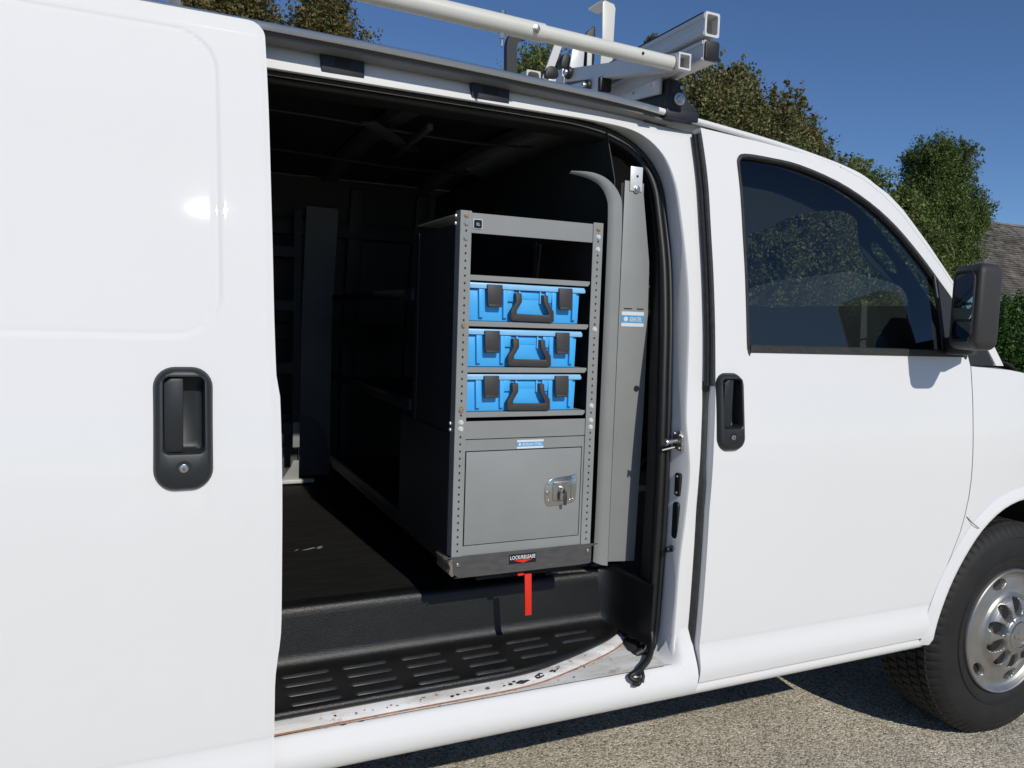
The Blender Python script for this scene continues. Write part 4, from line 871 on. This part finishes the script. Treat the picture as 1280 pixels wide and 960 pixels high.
# ================================================================== BLUE TOOL CASES
def make_case(loc, label):
    t = thing('tool_case', label, 'tool case', loc, 'blue tool cases stacked on the shelf unit')
    X, Y, Z = loc; k = .350/1160.
    u = lambda px: X+(px-45)*k; v = lambda px: Z+(490-px)*.34/1160.*.915
    y0 = Y+.020
    bd = MB().prism([(u(70), v(490)), (u(1150), v(490)), (u(1158), v(180)), (u(60), v(180))], y0, y0+.31)
    build('case_body', bd, 'blue', t, .003)
    build('case_lid', MB().prism([(u(45), v(175)), (u(1200), v(175)), (u(1205), v(150)), (u(1190), v(118)), (u(55), v(118)), (u(45), v(135))], y0-.010, y0+.318), 'blue_lid', t, .0025)
    for a_, b_, c_, d_, tp in ((150, 205, 160, 200, 180), (380, 425, 388, 425, 180), (862, 905, 868, 905, 180), (1072, 1112, 1076, 1112, 180)):
        build('case_rib', MB().prism([(u(c_), v(455)), (u(d_), v(455)), (u(b_), v(tp)), (u(a_), v(tp))], y0-.009, y0+.001), 'blue', t, .0015)
    for a_ in (425, 805): build('handle_boss', MB().prism([(u(a_), v(290)), (u(a_+55), v(290)), (u(a_+60), v(180)), (u(a_-5), v(180))], y0-.007, y0+.001), 'blue', t, .0015)
    build('label_recess', MB().prism([(u(545), v(262)), (u(735), v(262)), (u(735), v(185)), (u(545), v(185))], y0-.001, y0+.0005), 'blue', t, .0003)
    for a_ in (536, 742): build('recess_rib', MB().prism([(u(a_), v(300)), (u(a_+9), v(300)), (u(a_+9), v(180)), (u(a_), v(180))], y0-.008, y0+.001), 'blue_lid', t, .0006)
    for a_, b_ in ((218, 362), (918, 1056)):
        lt = build('case_latch', MB().prism([(u(a_), v(132)), (u(b_), v(132)), (u(b_-2), v(352)), (u(a_+8), v(352))], y0-.0175, y0-.009), 'case_grey', t, .002)
        build('latch_foot', MB().box(u(a_+12), u(b_-6), y0-.0205, y0-.016, v(350), v(326)), 'case_grey', lt, .0012)
    hd = [(480, 205), (540, 205), (546, 290), (498, 380), (500, 408), (812, 412), (806, 382), (757, 290), (752, 215), (800, 215), (806, 290), (864, 372), (868, 470), (850, 486), (458, 480), (440, 462), (440, 378), (488, 290)]
    hd = [(u(a_), v(b_)) for a_, b_ in hd]
    build('case_handle', MB().prism(hd, y0-.022, y0-.012), 'case_grey', t, .0022, 2, smooth=50)
    build('handle_hinge', MB().box(u(484), u(536), y0-.018, y0+.001, v(222), v(204)).box(u(756), u(796), y0-.018, y0+.001, v(230), v(212)), 'case_grey', t, .001)
    return t
C1 = make_case((.7430, .0995, 1.4655), 'blue tool case on the upper shelf, topmost of three')
def copy_thing(src, loc, label):
    r = src.copy(); COL.objects.link(r); r.location = loc; r['label'] = label
    for ch in list(src.children):
        c = ch.copy(); COL.objects.link(c); c.parent = r
        for g in list(ch.children):
            d_ = g.copy(); COL.objects.link(d_); d_.parent = c
    return r
bpy.context.view_layer.update()
copy_thing(C1, (.7400, .1010, 1.3450), 'blue tool case on the middle shelf, between the other two blue cases')
copy_thing(C1, (.7415, .1000, 1.2262), 'blue tool case on the bottom shelf, just above the grey drawer')

# ================================================================== PARTITION
P = thing('steel_partition', 'grey steel partition panel standing between cargo bay and cab', 'partition', (1.33, .9, .70))
PY_ = .235
build('partition_panel', MB().prism([(1.282, .735), (1.379, .728), (1.388, 1.2), (1.388, 1.48), (1.383, 1.66), (1.352, 1.86), (1.351, 1.894), (1.284, 1.897)], PY_, PY_+.0025), 'grey', P, .0008, label='flat grey strip facing the door')
fl = smooth_poly([(1.10, 1.900), (1.16, 1.893), (1.205, 1.875), (1.231, 1.84), (1.238, 1.79), (1.239, 1.6), (1.239, 1.2), (1.239, .9), (1.237, .735)], 4, False)
fl2 = smooth_poly([(1.10, 1.905), (1.17, 1.908), (1.225, 1.893), (1.266, 1.855), (1.279, 1.80), (1.2812, 1.6), (1.2812, 1.2), (1.2812, .9), (1.2812, .722)], 4, False)
build('rolled_flange', MB().loft([[(x, PY_+.014, z) for x, z in fl], [(x*.80+x2*.20, PY_+.004, z*.75+z2*.25) for (x, z), (x2, z2) in zip(fl, fl2)], [(x*.45+x2*.55, PY_+.001, z*.3+z2*.7) for (x, z), (x2, z2) in zip(fl, fl2)], [(x, PY_+.0005, z) for x, z in fl2], [(x+.0015, PY_+.004, z) for x, z in fl2]], closed=False), 'grey', P, smooth=60, label='rounded grey edge flange')
build('bulkhead_edge', MB().box(1.245, 1.275, PY_+.020, PY_+.023, .72, 1.86).box(1.275, 1.290, PY_+.006, PY_+.008, .73, 1.89), 'interior', P)
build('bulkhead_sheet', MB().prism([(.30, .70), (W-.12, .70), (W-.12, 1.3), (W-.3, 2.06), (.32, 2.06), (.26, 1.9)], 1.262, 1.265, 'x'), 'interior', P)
bk = B('mounting_bracket', 1.300, 1.343, PY_-.004, PY_-.001, 1.868, 1.940, 'galv', P, .002)
build('bracket_hole', MB().cyl((1.324, PY_-.0035, 1.912), (1.324, PY_-.0050, 1.912), .0038, .0038, 12), 'dark_hole', P)
build('panel_bolt', MB().cyl((1.324, PY_-.004, 1.874), (1.324, PY_-.010, 1.874), .009, .008, 6).cyl((1.324, PY_, 1.874), (1.324, PY_-.005, 1.874), .012, .012, 16), 'zinc', P, .0008)
build('panel_hole', MB().cyl((1.357, PY_+.001, 1.273), (1.357, PY_-.0012, 1.273), .0095, .0095, 20), 'dark_hole', P)
build('panel_slot', MB().box(1.300, 1.328, PY_-.0006, PY_+.001, 1.515, 1.5185).box(1.346, 1.370, PY_-.0006, PY_+.001, 1.515, 1.5185), 'dark_hole', P)
sticker(P, 1.292, 1.372, 1.463, 1.508, PY_-.0002, 'ADRIAN STEEL')

# ================================================================== REAR SHELVING along the far wall
Q = thing('wall_shelving', 'dark shelving rack against the far wall, half hidden by the sliding door', 'shelving', (.1, 1.9, .69))
for x in (-.75, -.1, .58):
    build('upright', MB().box(x, x+.030, 1.84, 1.8425, .97, 1.93).box(x+.028, x+.030, 1.8425, 1.87, .73, 1.93), 'grey_shaded', Q)
    build('sunlit_upright', MB().box(x+.002, x+.032, 1.836, 1.8395, .86, .975), 'grey', Q, .001)  # sunlit stretch of the upright, its light put into a paler colour
    hm = MB()
    for i in range(40):
        z = .76+i*.03; hm.box(x+.012, x+.018, 1.8392, 1.8398, z, z+.006)
    hh = build('upright_holes', hm, 'dark_hole', Q, smooth=None); hh['kind'] = 'stuff'
    build('foot_gusset', MB().prism([(x-.045, .715), (x+.030, .715), (x+.030, .80), (x+.004, .80), (x-.004, .775)], 1.834, 1.838), 'grey', Q, .001)
B('floor_rail', -.8, .675, 1.80, 1.835, .700, .716, 'galv', Q, .002)
B('floor_rail', .62, .745, 2.04, 2.075, .692, .698, 'galv', Q, .002)
for z in (.93, 1.20, 1.48, 1.72): build('wall_shelf', MB().box(-.8, .585, 1.845, 2.06, z, z+.004).box(-.8, .58, 1.836, 1.839, z, z+.045), 'grey_shaded', Q)
for i, z in enumerate((.76, .82, .88)):
    dr = build('bin_drawer', MB().prism([(1.78, z), (2.04, z), (2.04, z+.052), (1.76, z+.052)], .02, .53, 'x'), 'case_grey', Q, .003)
    build('bin_lip', MB().box(.05, .50, 1.752, 1.765, z+.044, z+.052), 'zinc' if i != 1 else 'grey', dr, .001)

# ================================================================== LADDER RACK
K = thing('ladder_rack', 'white and aluminium ladder rack clamped on the van roof', 'ladder rack', (1.4, 1.1, 2.12))
def channel(name, x0, x1, y0, y1, z0, z1, m, parent, t=.004, cap=None, **kw):
    mb = MB(); o_ = rrect(x0, x1, z0, z1, .004, 2); i_ = rrect(x0+t, x1-t, z0+t, z1-t, .010, 2)
    mb.loft([[(x, y1, z) for x, z in o_], [(x, y0, z) for x, z in o_], [(x, y0, z) for x, z in i_], [(x, y1, z) for x, z in i_]])
    return build(name, mb, m, parent, smooth=30, **kw)
cb = channel('crossbar', 1.420, 1.468, .070, W-.10, 2.220, 2.278, 'alu', K, label='lower fixed aluminium crossbar with black end cap')
build('crossbar_lip', MB().box(1.416, 1.4195, .072, W-.10, 2.266, 2.276).box(1.416, 1.4195, .072, W-.10, 2.222, 2.230), 'alu', cb)
build('end_cap', MB().prism(rrect(1.422, 1.470, 2.222, 2.276, .008, 3), .062, .0695), 'rubber', cb, .002)
build('bar_hole', MB().cyl((1.4195, .16, 2.252), (1.4185, .16, 2.252), .004, .004, 10), 'dark_hole', cb)
c2 = channel('crossbar', 1.418, 1.466, .066, 1.60, 2.288, 2.352, 'alu', K, label='upper aluminium crossbar with open end')
build('crossbar_lip', MB().box(1.4145, 1.4175, .068, 1.60, 2.336, 2.349).box(1.4145, 1.4175, .068, 1.60, 2.290, 2.300), 'alu', c2)
build('slide_strip', MB().box(1.420, 1.464, .08, 1.55, 2.353, 2.357), 'rubber', c2)
build('end_rim', MB().loft([[(x, yy, z) for x, z in rrect(1.418+i_, 1.466-i_, 2.288+i_, 2.352-i_, .006, 3)] for i_, yy in ((-.0015, .070), (-.0015, .064), (.005, .064), (.005, .09))]), 'galv', c2)
# gutter clamp
CL = build('roof_clamp', MB().prism([(1.41, 2.118), (1.52, 2.104), (1.52, 2.135), (1.485, 2.150), (1.47, 2.20), (1.43, 2.21), (1.425, 2.165), (1.41, 2.16)], .218, .235), 'black_plastic', K, .003, label='black clamp gripping the rain gutter')
build('clamp_jaw', MB().box(1.405, 1.525, .214, .250, 2.092, 2.122), 'navy', CL, .004)
build('clamp_bolt', MB().cyl((1.4475, .219, 2.150), (1.4475, .208, 2.150), .019, .019, 20).cyl((1.4475, .210, 2.150), (1.4475, .201, 2.150), .012, .011, 6), 'zinc', CL, .001)
build('clamp_nut', MB().cyl((1.456, .219, 2.186), (1.456, .213, 2.186), .006, .006, 8), 'zinc', CL)
build('clamp_base', MB().prism([(.235, 2.13), (.46, 2.165), (.46, 2.185), (.40, 2.215), (.235, 2.215)], 1.425, 1.462, 'x'), 'black_plastic', CL, .004)
build('clamp_saddle', MB().prism([(.26, 2.172), (.43, 2.188), (.47, 2.205), (.47, 2.220), (.26, 2.220)], 1.405, 1.4185, 'x'), 'alu', K, .003)
for yy in (.30, .40): build('saddle_screw', MB().cyl((1.406, yy, 2.207), (1.402, yy, 2.207), .005, .004, 8), 'zinc', K)
# white tube with collar
TY = .115
TU = build('side_tube', MB().cyl((-.6, TY, 2.262-.001*0), (1.345, TY, 2.212), .0235, .0205, 24), 'rack_white', K, smooth=60, label='long round white side tube')
build('tube_joint', MB().cyl((-.6, TY, 2.2625), (.935, TY, 2.2225), .0247, .0242, 24), 'rack_white', TU, smooth=60)
for x, ax_ in ((.905, 'y'), ):
    z = 2.222; build('tube_bolt', MB().cyl((x, TY-.020, z), (x, TY-.031, z), .0088, .0075, 14).cyl((x, TY-.020, z), (x, TY-.027, z), .011, .011, 6), 'zinc', TU, .0008)
x = .82; build('tube_stud', MB().cyl((x, TY, 2.225-.055), (x, TY, 2.225+.030), .004, .004, 8).cyl((x, TY, 2.225+.022), (x, TY, 2.225+.033), .009, .008, 6).cyl((x, TY, 2.225-.022), (x, TY, 2.225-.036), .010, .008, 6), 'zinc', TU)
build('tube_hole', MB().cyl((1.235, TY-.0205, 2.216), (1.235, TY-.0222, 2.216), .0042, .0042, 10), 'dark_hole', TU)
# square drop arm with hollow end
def hollow(name, a, b, wd, hd, m, parent, t=.003, **kw):
    a, b = Vector(a), Vector(b); d_ = (b-a).normalized(); sx = Vector((1, 0, 0)); u_ = sx.cross(d_)
    def lp(p, k): return [p+sx*i*(wd/2-k)+u_*j*(hd/2-k) for i, j in ((-1, -1), (1, -1), (1, 1), (-1, 1))]
    return build(name, MB().loft([lp(b, 0), lp(a, 0), lp(a, t), lp(b, t)]), m, parent, smooth=30, **kw)
A1_ = hollow('drop_arm', (1.368, .088, 2.213), (1.352, .80, 2.352), .040, .044, 'alu', K, label='square drop arm with open end')
build('arm_end_rim', MB().loft([[(1.368+x, yy+.0, 2.213+z) for x, z in ((-.020-k, -.022-k), (.020+k, -.022-k), (.020+k, .022+k), (-.020-k, .022+k))] for k, yy in ((.001, .10), (.001, .083), (-.004, .083), (-.004, .11))]), 'galv', A1_)
build('arm_pivot', MB().cyl((1.330, .700, 2.338), (1.318, .700, 2.338), .022, .020, 20), 'rubber', A1_, .002)
build('arm_pivot_bolt', MB().cyl((1.318, .700, 2.338), (1.308, .700, 2.338), .012, .010, 8), 'zinc', A1_, .001)
A2_ = hollow('drop_arm', (1.352, .50, 2.250), (1.34, 1.5, 2.36), .040, .044, 'alu', K, label='lower square arm with black end cap')
build('arm_cap', MB().box(1.330, 1.374, .484, .502, 2.226, 2.272), 'rubber', A2_, .004)
build('arm_pivot', MB().cyl((1.330, .56, 2.258), (1.318, .56, 2.258), .020, .018, 20), 'rubber', A2_, .002)
build('arm_pivot_bolt', MB().cyl((1.318, .56, 2.258), (1.304, .56, 2.258), .011, .010, 8), 'zinc', A2_, .001)
# ladder hooks on the front bar (about .7 m in) and the second bar
def strap(name, pts, y0, wd, th, m, parent, **kw):
    """flat bar following pts in X-Z, wd deep in Y"""
    L = []; pts = smooth_poly(pts, 4, False)
    for i, p in enumerate(pts):
        a_ = Vector(pts[max(i-1, 0)]); b_ = Vector(pts[min(i+1, len(pts)-1)]); t_ = (b_-a_).normalized(); n_ = Vector((-t_.y, t_.x))*th/2
        L.append([(p[0]+n_.x, y0, p[1]+n_.y), (p[0]-n_.x, y0, p[1]-n_.y), (p[0]-n_.x, y0+wd, p[1]-n_.y), (p[0]+n_.x, y0+wd, p[1]+n_.y)])
    return build(name, MB().loft(L, cap0=True, cap1=True), m, parent, smooth=40, **kw)
# tall white hook: broad face toward the camera
def hookplate(name, poly, y0, y1, m, parent, bevel=.003, **kw): return build(name, MB().prism(poly, y0, y1), m, parent, bevel, **kw)
hookplate('ladder_hook', [(1.452, 2.36), (1.502, 2.36), (1.506, 2.56), (1.507, 2.590), (1.50, 2.603), (1.46, 2.610), (1.452, 2.600), (1.457, 2.48)], .70, .708, 'rack_white', K, label='tall white ladder hook with bent top')
build('hook_lip', MB().loft([[(1.456, .70, 2.611), (1.456, .708, 2.604)], [(1.448, .73, 2.610), (1.448, .73, 2.604)], [(1.435, .77, 2.600), (1.435, .77, 2.594)]], closed=False).loft([[(1.50, .70, 2.605), (1.50, .708, 2.598)], [(1.492, .73, 2.604), (1.492, .73, 2.598)], [(1.475, .77, 2.592), (1.475, .77, 2.586)]], closed=False).add([(1.456, .70, 2.611), (1.50, .70, 2.605), (1.492, .73, 2.604), (1.448, .73, 2.610), (1.475, .77, 2.592), (1.435, .77, 2.600), (1.456, .708, 2.604), (1.50, .708, 2.598), (1.492, .73, 2.598), (1.448, .73, 2.604), (1.475, .77, 2.586), (1.435, .77, 2.594)], [(0, 1, 2, 3), (3, 2, 4, 5), (6, 7, 8, 9), (9, 8, 10, 11)]), 'rack_white', K)
hookplate('hook_pad', smooth_poly([(1.405, 2.37), (1.447, 2.37), (1.450, 2.52), (1.440, 2.525), (1.415, 2.50), (1.402, 2.46)], 3), .74, .76, 'rubber', K)
hookplate('hook_plate', [(1.335, 2.33), (1.395, 2.33), (1.400, 2.455), (1.372, 2.478), (1.355, 2.462)], .72, .726, 'galv', K)
hookplate('hook_plate', [(1.405, 2.33), (1.424, 2.33), (1.424, 2.47), (1.405, 2.48)], .71, .715, 'rack_white', K)
hookplate('rubber_tip', smooth_poly([(1.318, 2.365), (1.352, 2.365), (1.352, 2.405), (1.335, 2.415), (1.320, 2.40)], 3), .735, .765, 'rubber', K)
hookplate('tip_post', [(1.322, 2.30), (1.350, 2.30), (1.350, 2.366), (1.322, 2.366)], .738, .760, 'alu', K)
# second station nearer the rear
strap('rear_hook', [(.955, 2.18), (.953, 2.235), (.953, 2.268), (.962, 2.288), (.982, 2.302), (.996, 2.306)], .35, .022, .032, 'black_plastic', K, label='black coated hook on the rear crossbar')
strap('rear_strut', [(1.066, 2.185), (1.082, 2.23), (1.098, 2.276), (1.110, 2.31)], .35, .008, .024, 'alu', K, label='leaning aluminium strut on the rear crossbar')
build('rear_post', MB().box(1.072, 1.098, .345, .365, 2.165, 2.200), 'galv', K, .002)
build('rear_post_cap', MB().prism(smooth_poly([(1.060, 2.190), (1.100, 2.193), (1.100, 2.215), (1.085, 2.225), (1.066, 2.218)], 3), .340, .370), 'rubber', K, .003)
channel('crossbar', 1.002, 1.048, .35, W-.3, 2.172, 2.205, 'alu', K, label='rear crossbar with open square end')
for y in (.45, W-.45): B('rack_foot', 1.0, 1.05, y, y+.05, 2.13, 2.172, 'black_plastic', K)
# tube supports so that the rack holds together
build('tube_support', MB().obox((.05, TY, 2.235), (.05, .5, 2.20), .03, .03).obox((-.45, TY, 2.245), (-.45, .5, 2.21), .03, .03), 'alu', K)

# ================================================================== TREES
def leafy(name, blobs, m, n, size, parent, clump=.30, per=45, seed=0, droop=0, **kw):
    """crown of small leaf faces gathered in clumps; blobs = (cx,cy,cz,rx,ry,rz)"""
    g = np.random.default_rng(seed); vol = np.array([b[3]*b[4]*b[5] for b in blobs])**.75; vol = vol/vol.sum()
    nc = n//per; which = g.choice(len(blobs), nc, p=vol); bl = np.array(blobs)[which]
    d_ = g.normal(size=(nc, 3)); d_ /= np.linalg.norm(d_, axis=1)[:, None]
    lump = 1+.16*np.sin(d_[:, 0]*5+seed)*np.sin(d_[:, 2]*6+seed*2)+.10*np.sin(d_[:, 1]*9+seed)
    rad = (g.uniform(.28, 1.0, nc)**.5)*lump
    cc = bl[:, :3]+d_*rad[:, None]*bl[:, 3:6]
    cs = clump*g.uniform(.5, 1.3, nc)
    pts = np.repeat(cc, per, 0)+np.clip(g.normal(size=(nc*per, 3)), -1.7, 1.7)*np.repeat(cs, per)[:, None]*np.array([.55, .55, .62])
    N_ = len(pts); sz = size*g.choice([.5, .7, .9, .9, 1.15, 1.35], N_)*g.uniform(.8, 1.2, N_)
    a_ = g.normal(size=(N_, 3)); a_ /= np.linalg.norm(a_, axis=1)[:, None]; b_ = g.normal(size=(N_, 3)); b_ -= a_*(a_*b_).sum(1)[:, None]; b_ /= np.linalg.norm(b_, axis=1)[:, None]
    co = np.stack([pts+a_*sz[:, None], pts+b_*sz[:, None]*.5, pts-a_*sz[:, None]*.9, pts-b_*sz[:, None]*.5], 1).reshape(-1, 3)
    me = bpy.data.meshes.new(name); me.vertices.add(N_*4); me.vertices.foreach_set('co', co.ravel())
    me.loops.add(N_*4); me.loops.foreach_set('vertex_index', np.arange(N_*4, dtype=np.int32))
    me.polygons.add(N_); me.polygons.foreach_set('loop_start', np.arange(0, N_*4, 4, dtype=np.int32)); me.update(calc_edges=True)
    return finish(name, me, m, parent, None, **kw)
def tree(name, label, base, blobs, m, n, size, seed, group=None, trunk=.16, cat='tree', twigs=26, **k):
    t = thing(name, label, cat, (base[0], base[1], 0), group); g = random.Random(seed)
    zt = max(b[2] for b in blobs); mb = MB()
    mb.tube([(base[0]+g.uniform(-.1, .1)*i, base[1]+g.uniform(-.1, .1)*i, zt*i/5) for i in range(6)], [trunk*(1.25-.21*i) for i in range(6)], 9)
    build('trunk', mb, 'bark', t, smooth=60)
    mb = MB()
    for b in blobs:
        for k_ in range(5):
            e = Vector((b[0]+g.uniform(-.75, .75)*b[3], b[1]+g.uniform(-.75, .75)*b[4], b[2]+g.uniform(-.2, .85)*b[5])); z0 = max(.5, e.z*.45); s = Vector((base[0], base[1], z0)); md = s.lerp(e, .5)+Vector((g.uniform(-.2, .2), 0, .25))
            mb.tube([s, md, e], [trunk*.35, trunk*.2, trunk*.06], 6)
    build('limbs', mb, 'bark', t, smooth=60)
    mb = MB(); gg = np.random.default_rng(seed+50); tips = []
    for b in blobs:
        for k_ in range(twigs):
            d_ = gg.normal(size=3); d_[2] = abs(d_[2])*.9+.1; d_ /= np.linalg.norm(d_); rr_ = gg.uniform(1.0, 1.22); c_ = np.array(b[:3]); q_ = np.array(b[3:6])
            p0, p1 = c_+d_*q_*.45, c_+d_*q_*rr_; pm = (p0+p1)/2+gg.normal(size=3)*.06
            mb.tube([tuple(p0), tuple(pm), tuple(p1)], [.016, .010, .004], 3, False); tips += [tuple(p1*(1-u_)+pm*u_)+(.07, .07, .09) for u_ in (0, .25, .5)]
    if twigs:
        o_ = build('twigs', mb, 'bark', t, smooth=None, recalc=False); o_['kind'] = 'stuff'
        leafy('sprigs', tips, m, len(tips)*16, size, t, clump=.05, per=8, seed=seed+90)
    leafy('crown', blobs, m, n, size, t, seed=seed, **k)
    return t
GT = 'autumn trees beyond the van'
tree('autumn_tree', 'leafy autumn tree over the sliding door roof, leftmost tree', (1.5, 16), [(1.35, 16, 6.2, 1.0, 1.0, 2.1), (1.9, 16, 6.8, .60, .7, 1.5), (1.0, 16.1, 7.3, .4, .5, 1.1)], 'leaf_rust', 65000, .047, 1, GT)
tree('autumn_tree', 'rust tinged autumn tree peeking over the door header, second from the left', (3.45, 16), [(3.35, 16, 6.2, 1.0, 1.0, 2.0), (2.85, 16, 5.9, .6, .7, 1.5), (4.05, 16, 6.0, .75, .7, 1.55), (3.45, 16, 7.6, .42, .5, 1.0)], 'leaf_rust', 75000, .047, 2, GT)
tree('autumn_tree', 'yellow green tree behind the ladder rack hooks', (8.75, 16), [(8.45, 16, 6.2, .75, .8, 1.9), (9.35, 16.2, 6.1, .8, .8, 1.9), (8.2, 16, 5.5, .9, .9, 1.8)], 'leaf_green', 70000, .047, 3, GT)
tree('large_autumn_tree', 'large broad autumn tree right of the ladder rack', (14.0, 14.8), [(12.6, 15, 5.2, 2.1, 1.6, 3.1), (14.3, 15, 4.9, 2.3, 1.8, 3.0), (15.9, 15, 4.2, 2.0, 1.6, 2.8), (13.4, 15, 6.9, 1.1, 1.0, 1.1), (15.2, 15, 6.6, .95, 1, 1.05), (17.0, 15.2, 3.4, 1.3, 1.2, 2.4), (11.3, 15, 5.6, .6, .7, 1.9), (11.25, 15, 7.9, .22, .3, .55), (11.9, 15, 7.6, .4, .4, .8), (16.3, 15, 6.2, .45, .5, .75)], 'leaf_autumn', 190000, .050, 4, None, .28, per=40, clump=.21, twigs=70)
tree('yellowing_shrub', 'yellow green shrub between the windshield pillar and the conifer', (20.5, 15.6), [(18.9, 15.6, 4.3, 1.3, 1.1, 2.2), (20.3, 15.6, 3.9, 1.1, 1.1, 1.7), (21.6, 15.6, 3.1, 1.2, 1.1, 1.75), (22.9, 15.8, 2.4, 1.1, 1, 1.5), (20.9, 15.6, 5.3, .35, .4, .55)], 'leaf_green', 80000, .058, 5, None, .12, cat='shrub')
cone = []
for cx_, cz_, rx_, rz_ in ((29.9, 5.6, 2.0, 2.6), (31.3, 5.3, 2.2, 2.6), (30.8, 7.4, 1.7, 1.9), (30.2, 8.6, .95, 1.3), (31.5, 8.8, .85, 1.15), (32.5, 6.7, 1.1, 1.4), (30.9, 3.2, 2.4, 2.2)): cone.append((cx_, 22, cz_, rx_*.88, 1.3, rz_*.88))
tree('conifer_tree', 'dense dark green conifer beside the shingled roof', (31.2, 22), cone, 'needles', 240000, .046, 6, None, .3, per=60, clump=.26, twigs=30)
tree('hedge', 'clipped green hedge below the shingled roof behind the mirror', (20.9, 11.5), [(19.8, 11.5, 1.2, 1.2, .8, 1.05), (20.9, 11.5, 1.35, 1.2, .8, 1.15), (22.0, 11.5, 1.25, 1.2, .8, 1.1), (23.1, 11.5, 1.3, 1.1, .8, 1.1)], 'hedge_leaf', 60000, .045, 8, None, .06, cat='hedge', clump=.18)
tree('back_hedge', 'long leafy hedge seen through the passenger window', (12, 18.5), [(x_, 18.6, 1.5+.3*math.sin(x_), 1.5, .8, 1.6) for x_ in np.arange(4, 27, 2.0)], 'leaf_green', 60000, .10, 9, None, .08, cat='hedge')
# trees on the camera's side, seen only mirrored in the glass
tree('autumn_tree', 'dark tree mirrored low in the passenger window glass', (10.5, -20), [(10.5, -20, 5, 2.4, 2, 3.5), (13.5, -21, 4, 2.2, 2, 3.0), (8, -21, 4, 2, 2, 3)], 'leaf_green', 16000, .16, 11, None, .25, per=60, clump=.5)

# ================================================================== HOUSE
H = thing('house', 'house with weathered brown shingled roof behind the conifer', 'house', (42, 30, 0))
X0, X1, YR0, YR1, ZE, ZR = 33.0, 60.0, 25.5, 31.0, 3.3, 8.55
B('house_wall', X0+.4, X1-.4, YR0+.6, YR1+4.5, 0, ZE+.1, 'wall_paint', H)
build('gable', MB().prism([(YR0+.6, ZE+.1), (YR1+4.9, ZE+.1), (YR1, ZR-.25)], X0+.4, X0+.5, 'x').prism([(YR0+.6, ZE+.1), (YR1+4.9, ZE+.1), (YR1, ZR-.25)], X1-.5, X1-.4, 'x'), 'wall_paint', H)
sl_ = (ZR-ZE)/(YR1-YR0); L_ = math.hypot(ZR-ZE, YR1-YR0)
RF = build('roof', MB().add([(X0, YR0, ZE-.03), (X1, YR0, ZE-.03), (X1, YR1, ZR-.03), (X0, YR1, ZR-.03)], [(0, 1, 2, 3)]).add([(X0, YR1, ZR-.03), (X1, YR1, ZR-.03), (X1, YR1*2-YR0, ZE-.03), (X0, YR1*2-YR0, ZE-.03)], [(0, 1, 2, 3)]), 'shingle', H)
mb = MB(); rows = int(L_/.20); un = Vector((0, (YR1-YR0)/L_, (ZR-ZE)/L_)); nn_ = Vector((0, -un.z, un.y))
for r_ in range(rows):
    x = X0-.05+random.uniform(0, .2)
    while x < X0+16:
        wd = random.uniform(.25, .55); o_ = Vector((x, YR0, ZE))+un*(r_*.20+random.uniform(-.02, .02)); th = random.uniform(.045, .075)
        mb.add([o_+nn_*th, o_+Vector((wd-.008, 0, 0))+nn_*th, o_+Vector((wd-.008, 0, 0))+un*.22+nn_*.004, o_+un*.22+nn_*.004, o_, o_+Vector((wd-.008, 0, 0))], [(0, 1, 2, 3), (4, 5, 1, 0)]); x += wd
sh = build('roof_shingles', mb, 'shingle', H, smooth=None, recalc=False); sh['kind'] = 'stuff'
build('ridge_cap', MB().prism([(YR1-.15, ZR-.10), (YR1, ZR+.06), (YR1+.15, ZR-.10)], X0, X1, 'x'), 'shingle', H)
WN = B('window', 36, 37.4, YR0+.55, YR0+.62, 1.0, 2.3, 'rack_white', H); B('window_pane', 36.1, 37.3, YR0+.53, YR0+.548, 1.1, 2.2, 'glass_clear', WN)
build('upper_roof', MB().prism([(38.6, 8.3), (44, 8.3), (41.3, 9.8)], 32.5, 36), mat('pale_stone_cap', (.42, .36, .30), .8, var=.2, vscale=6), H)
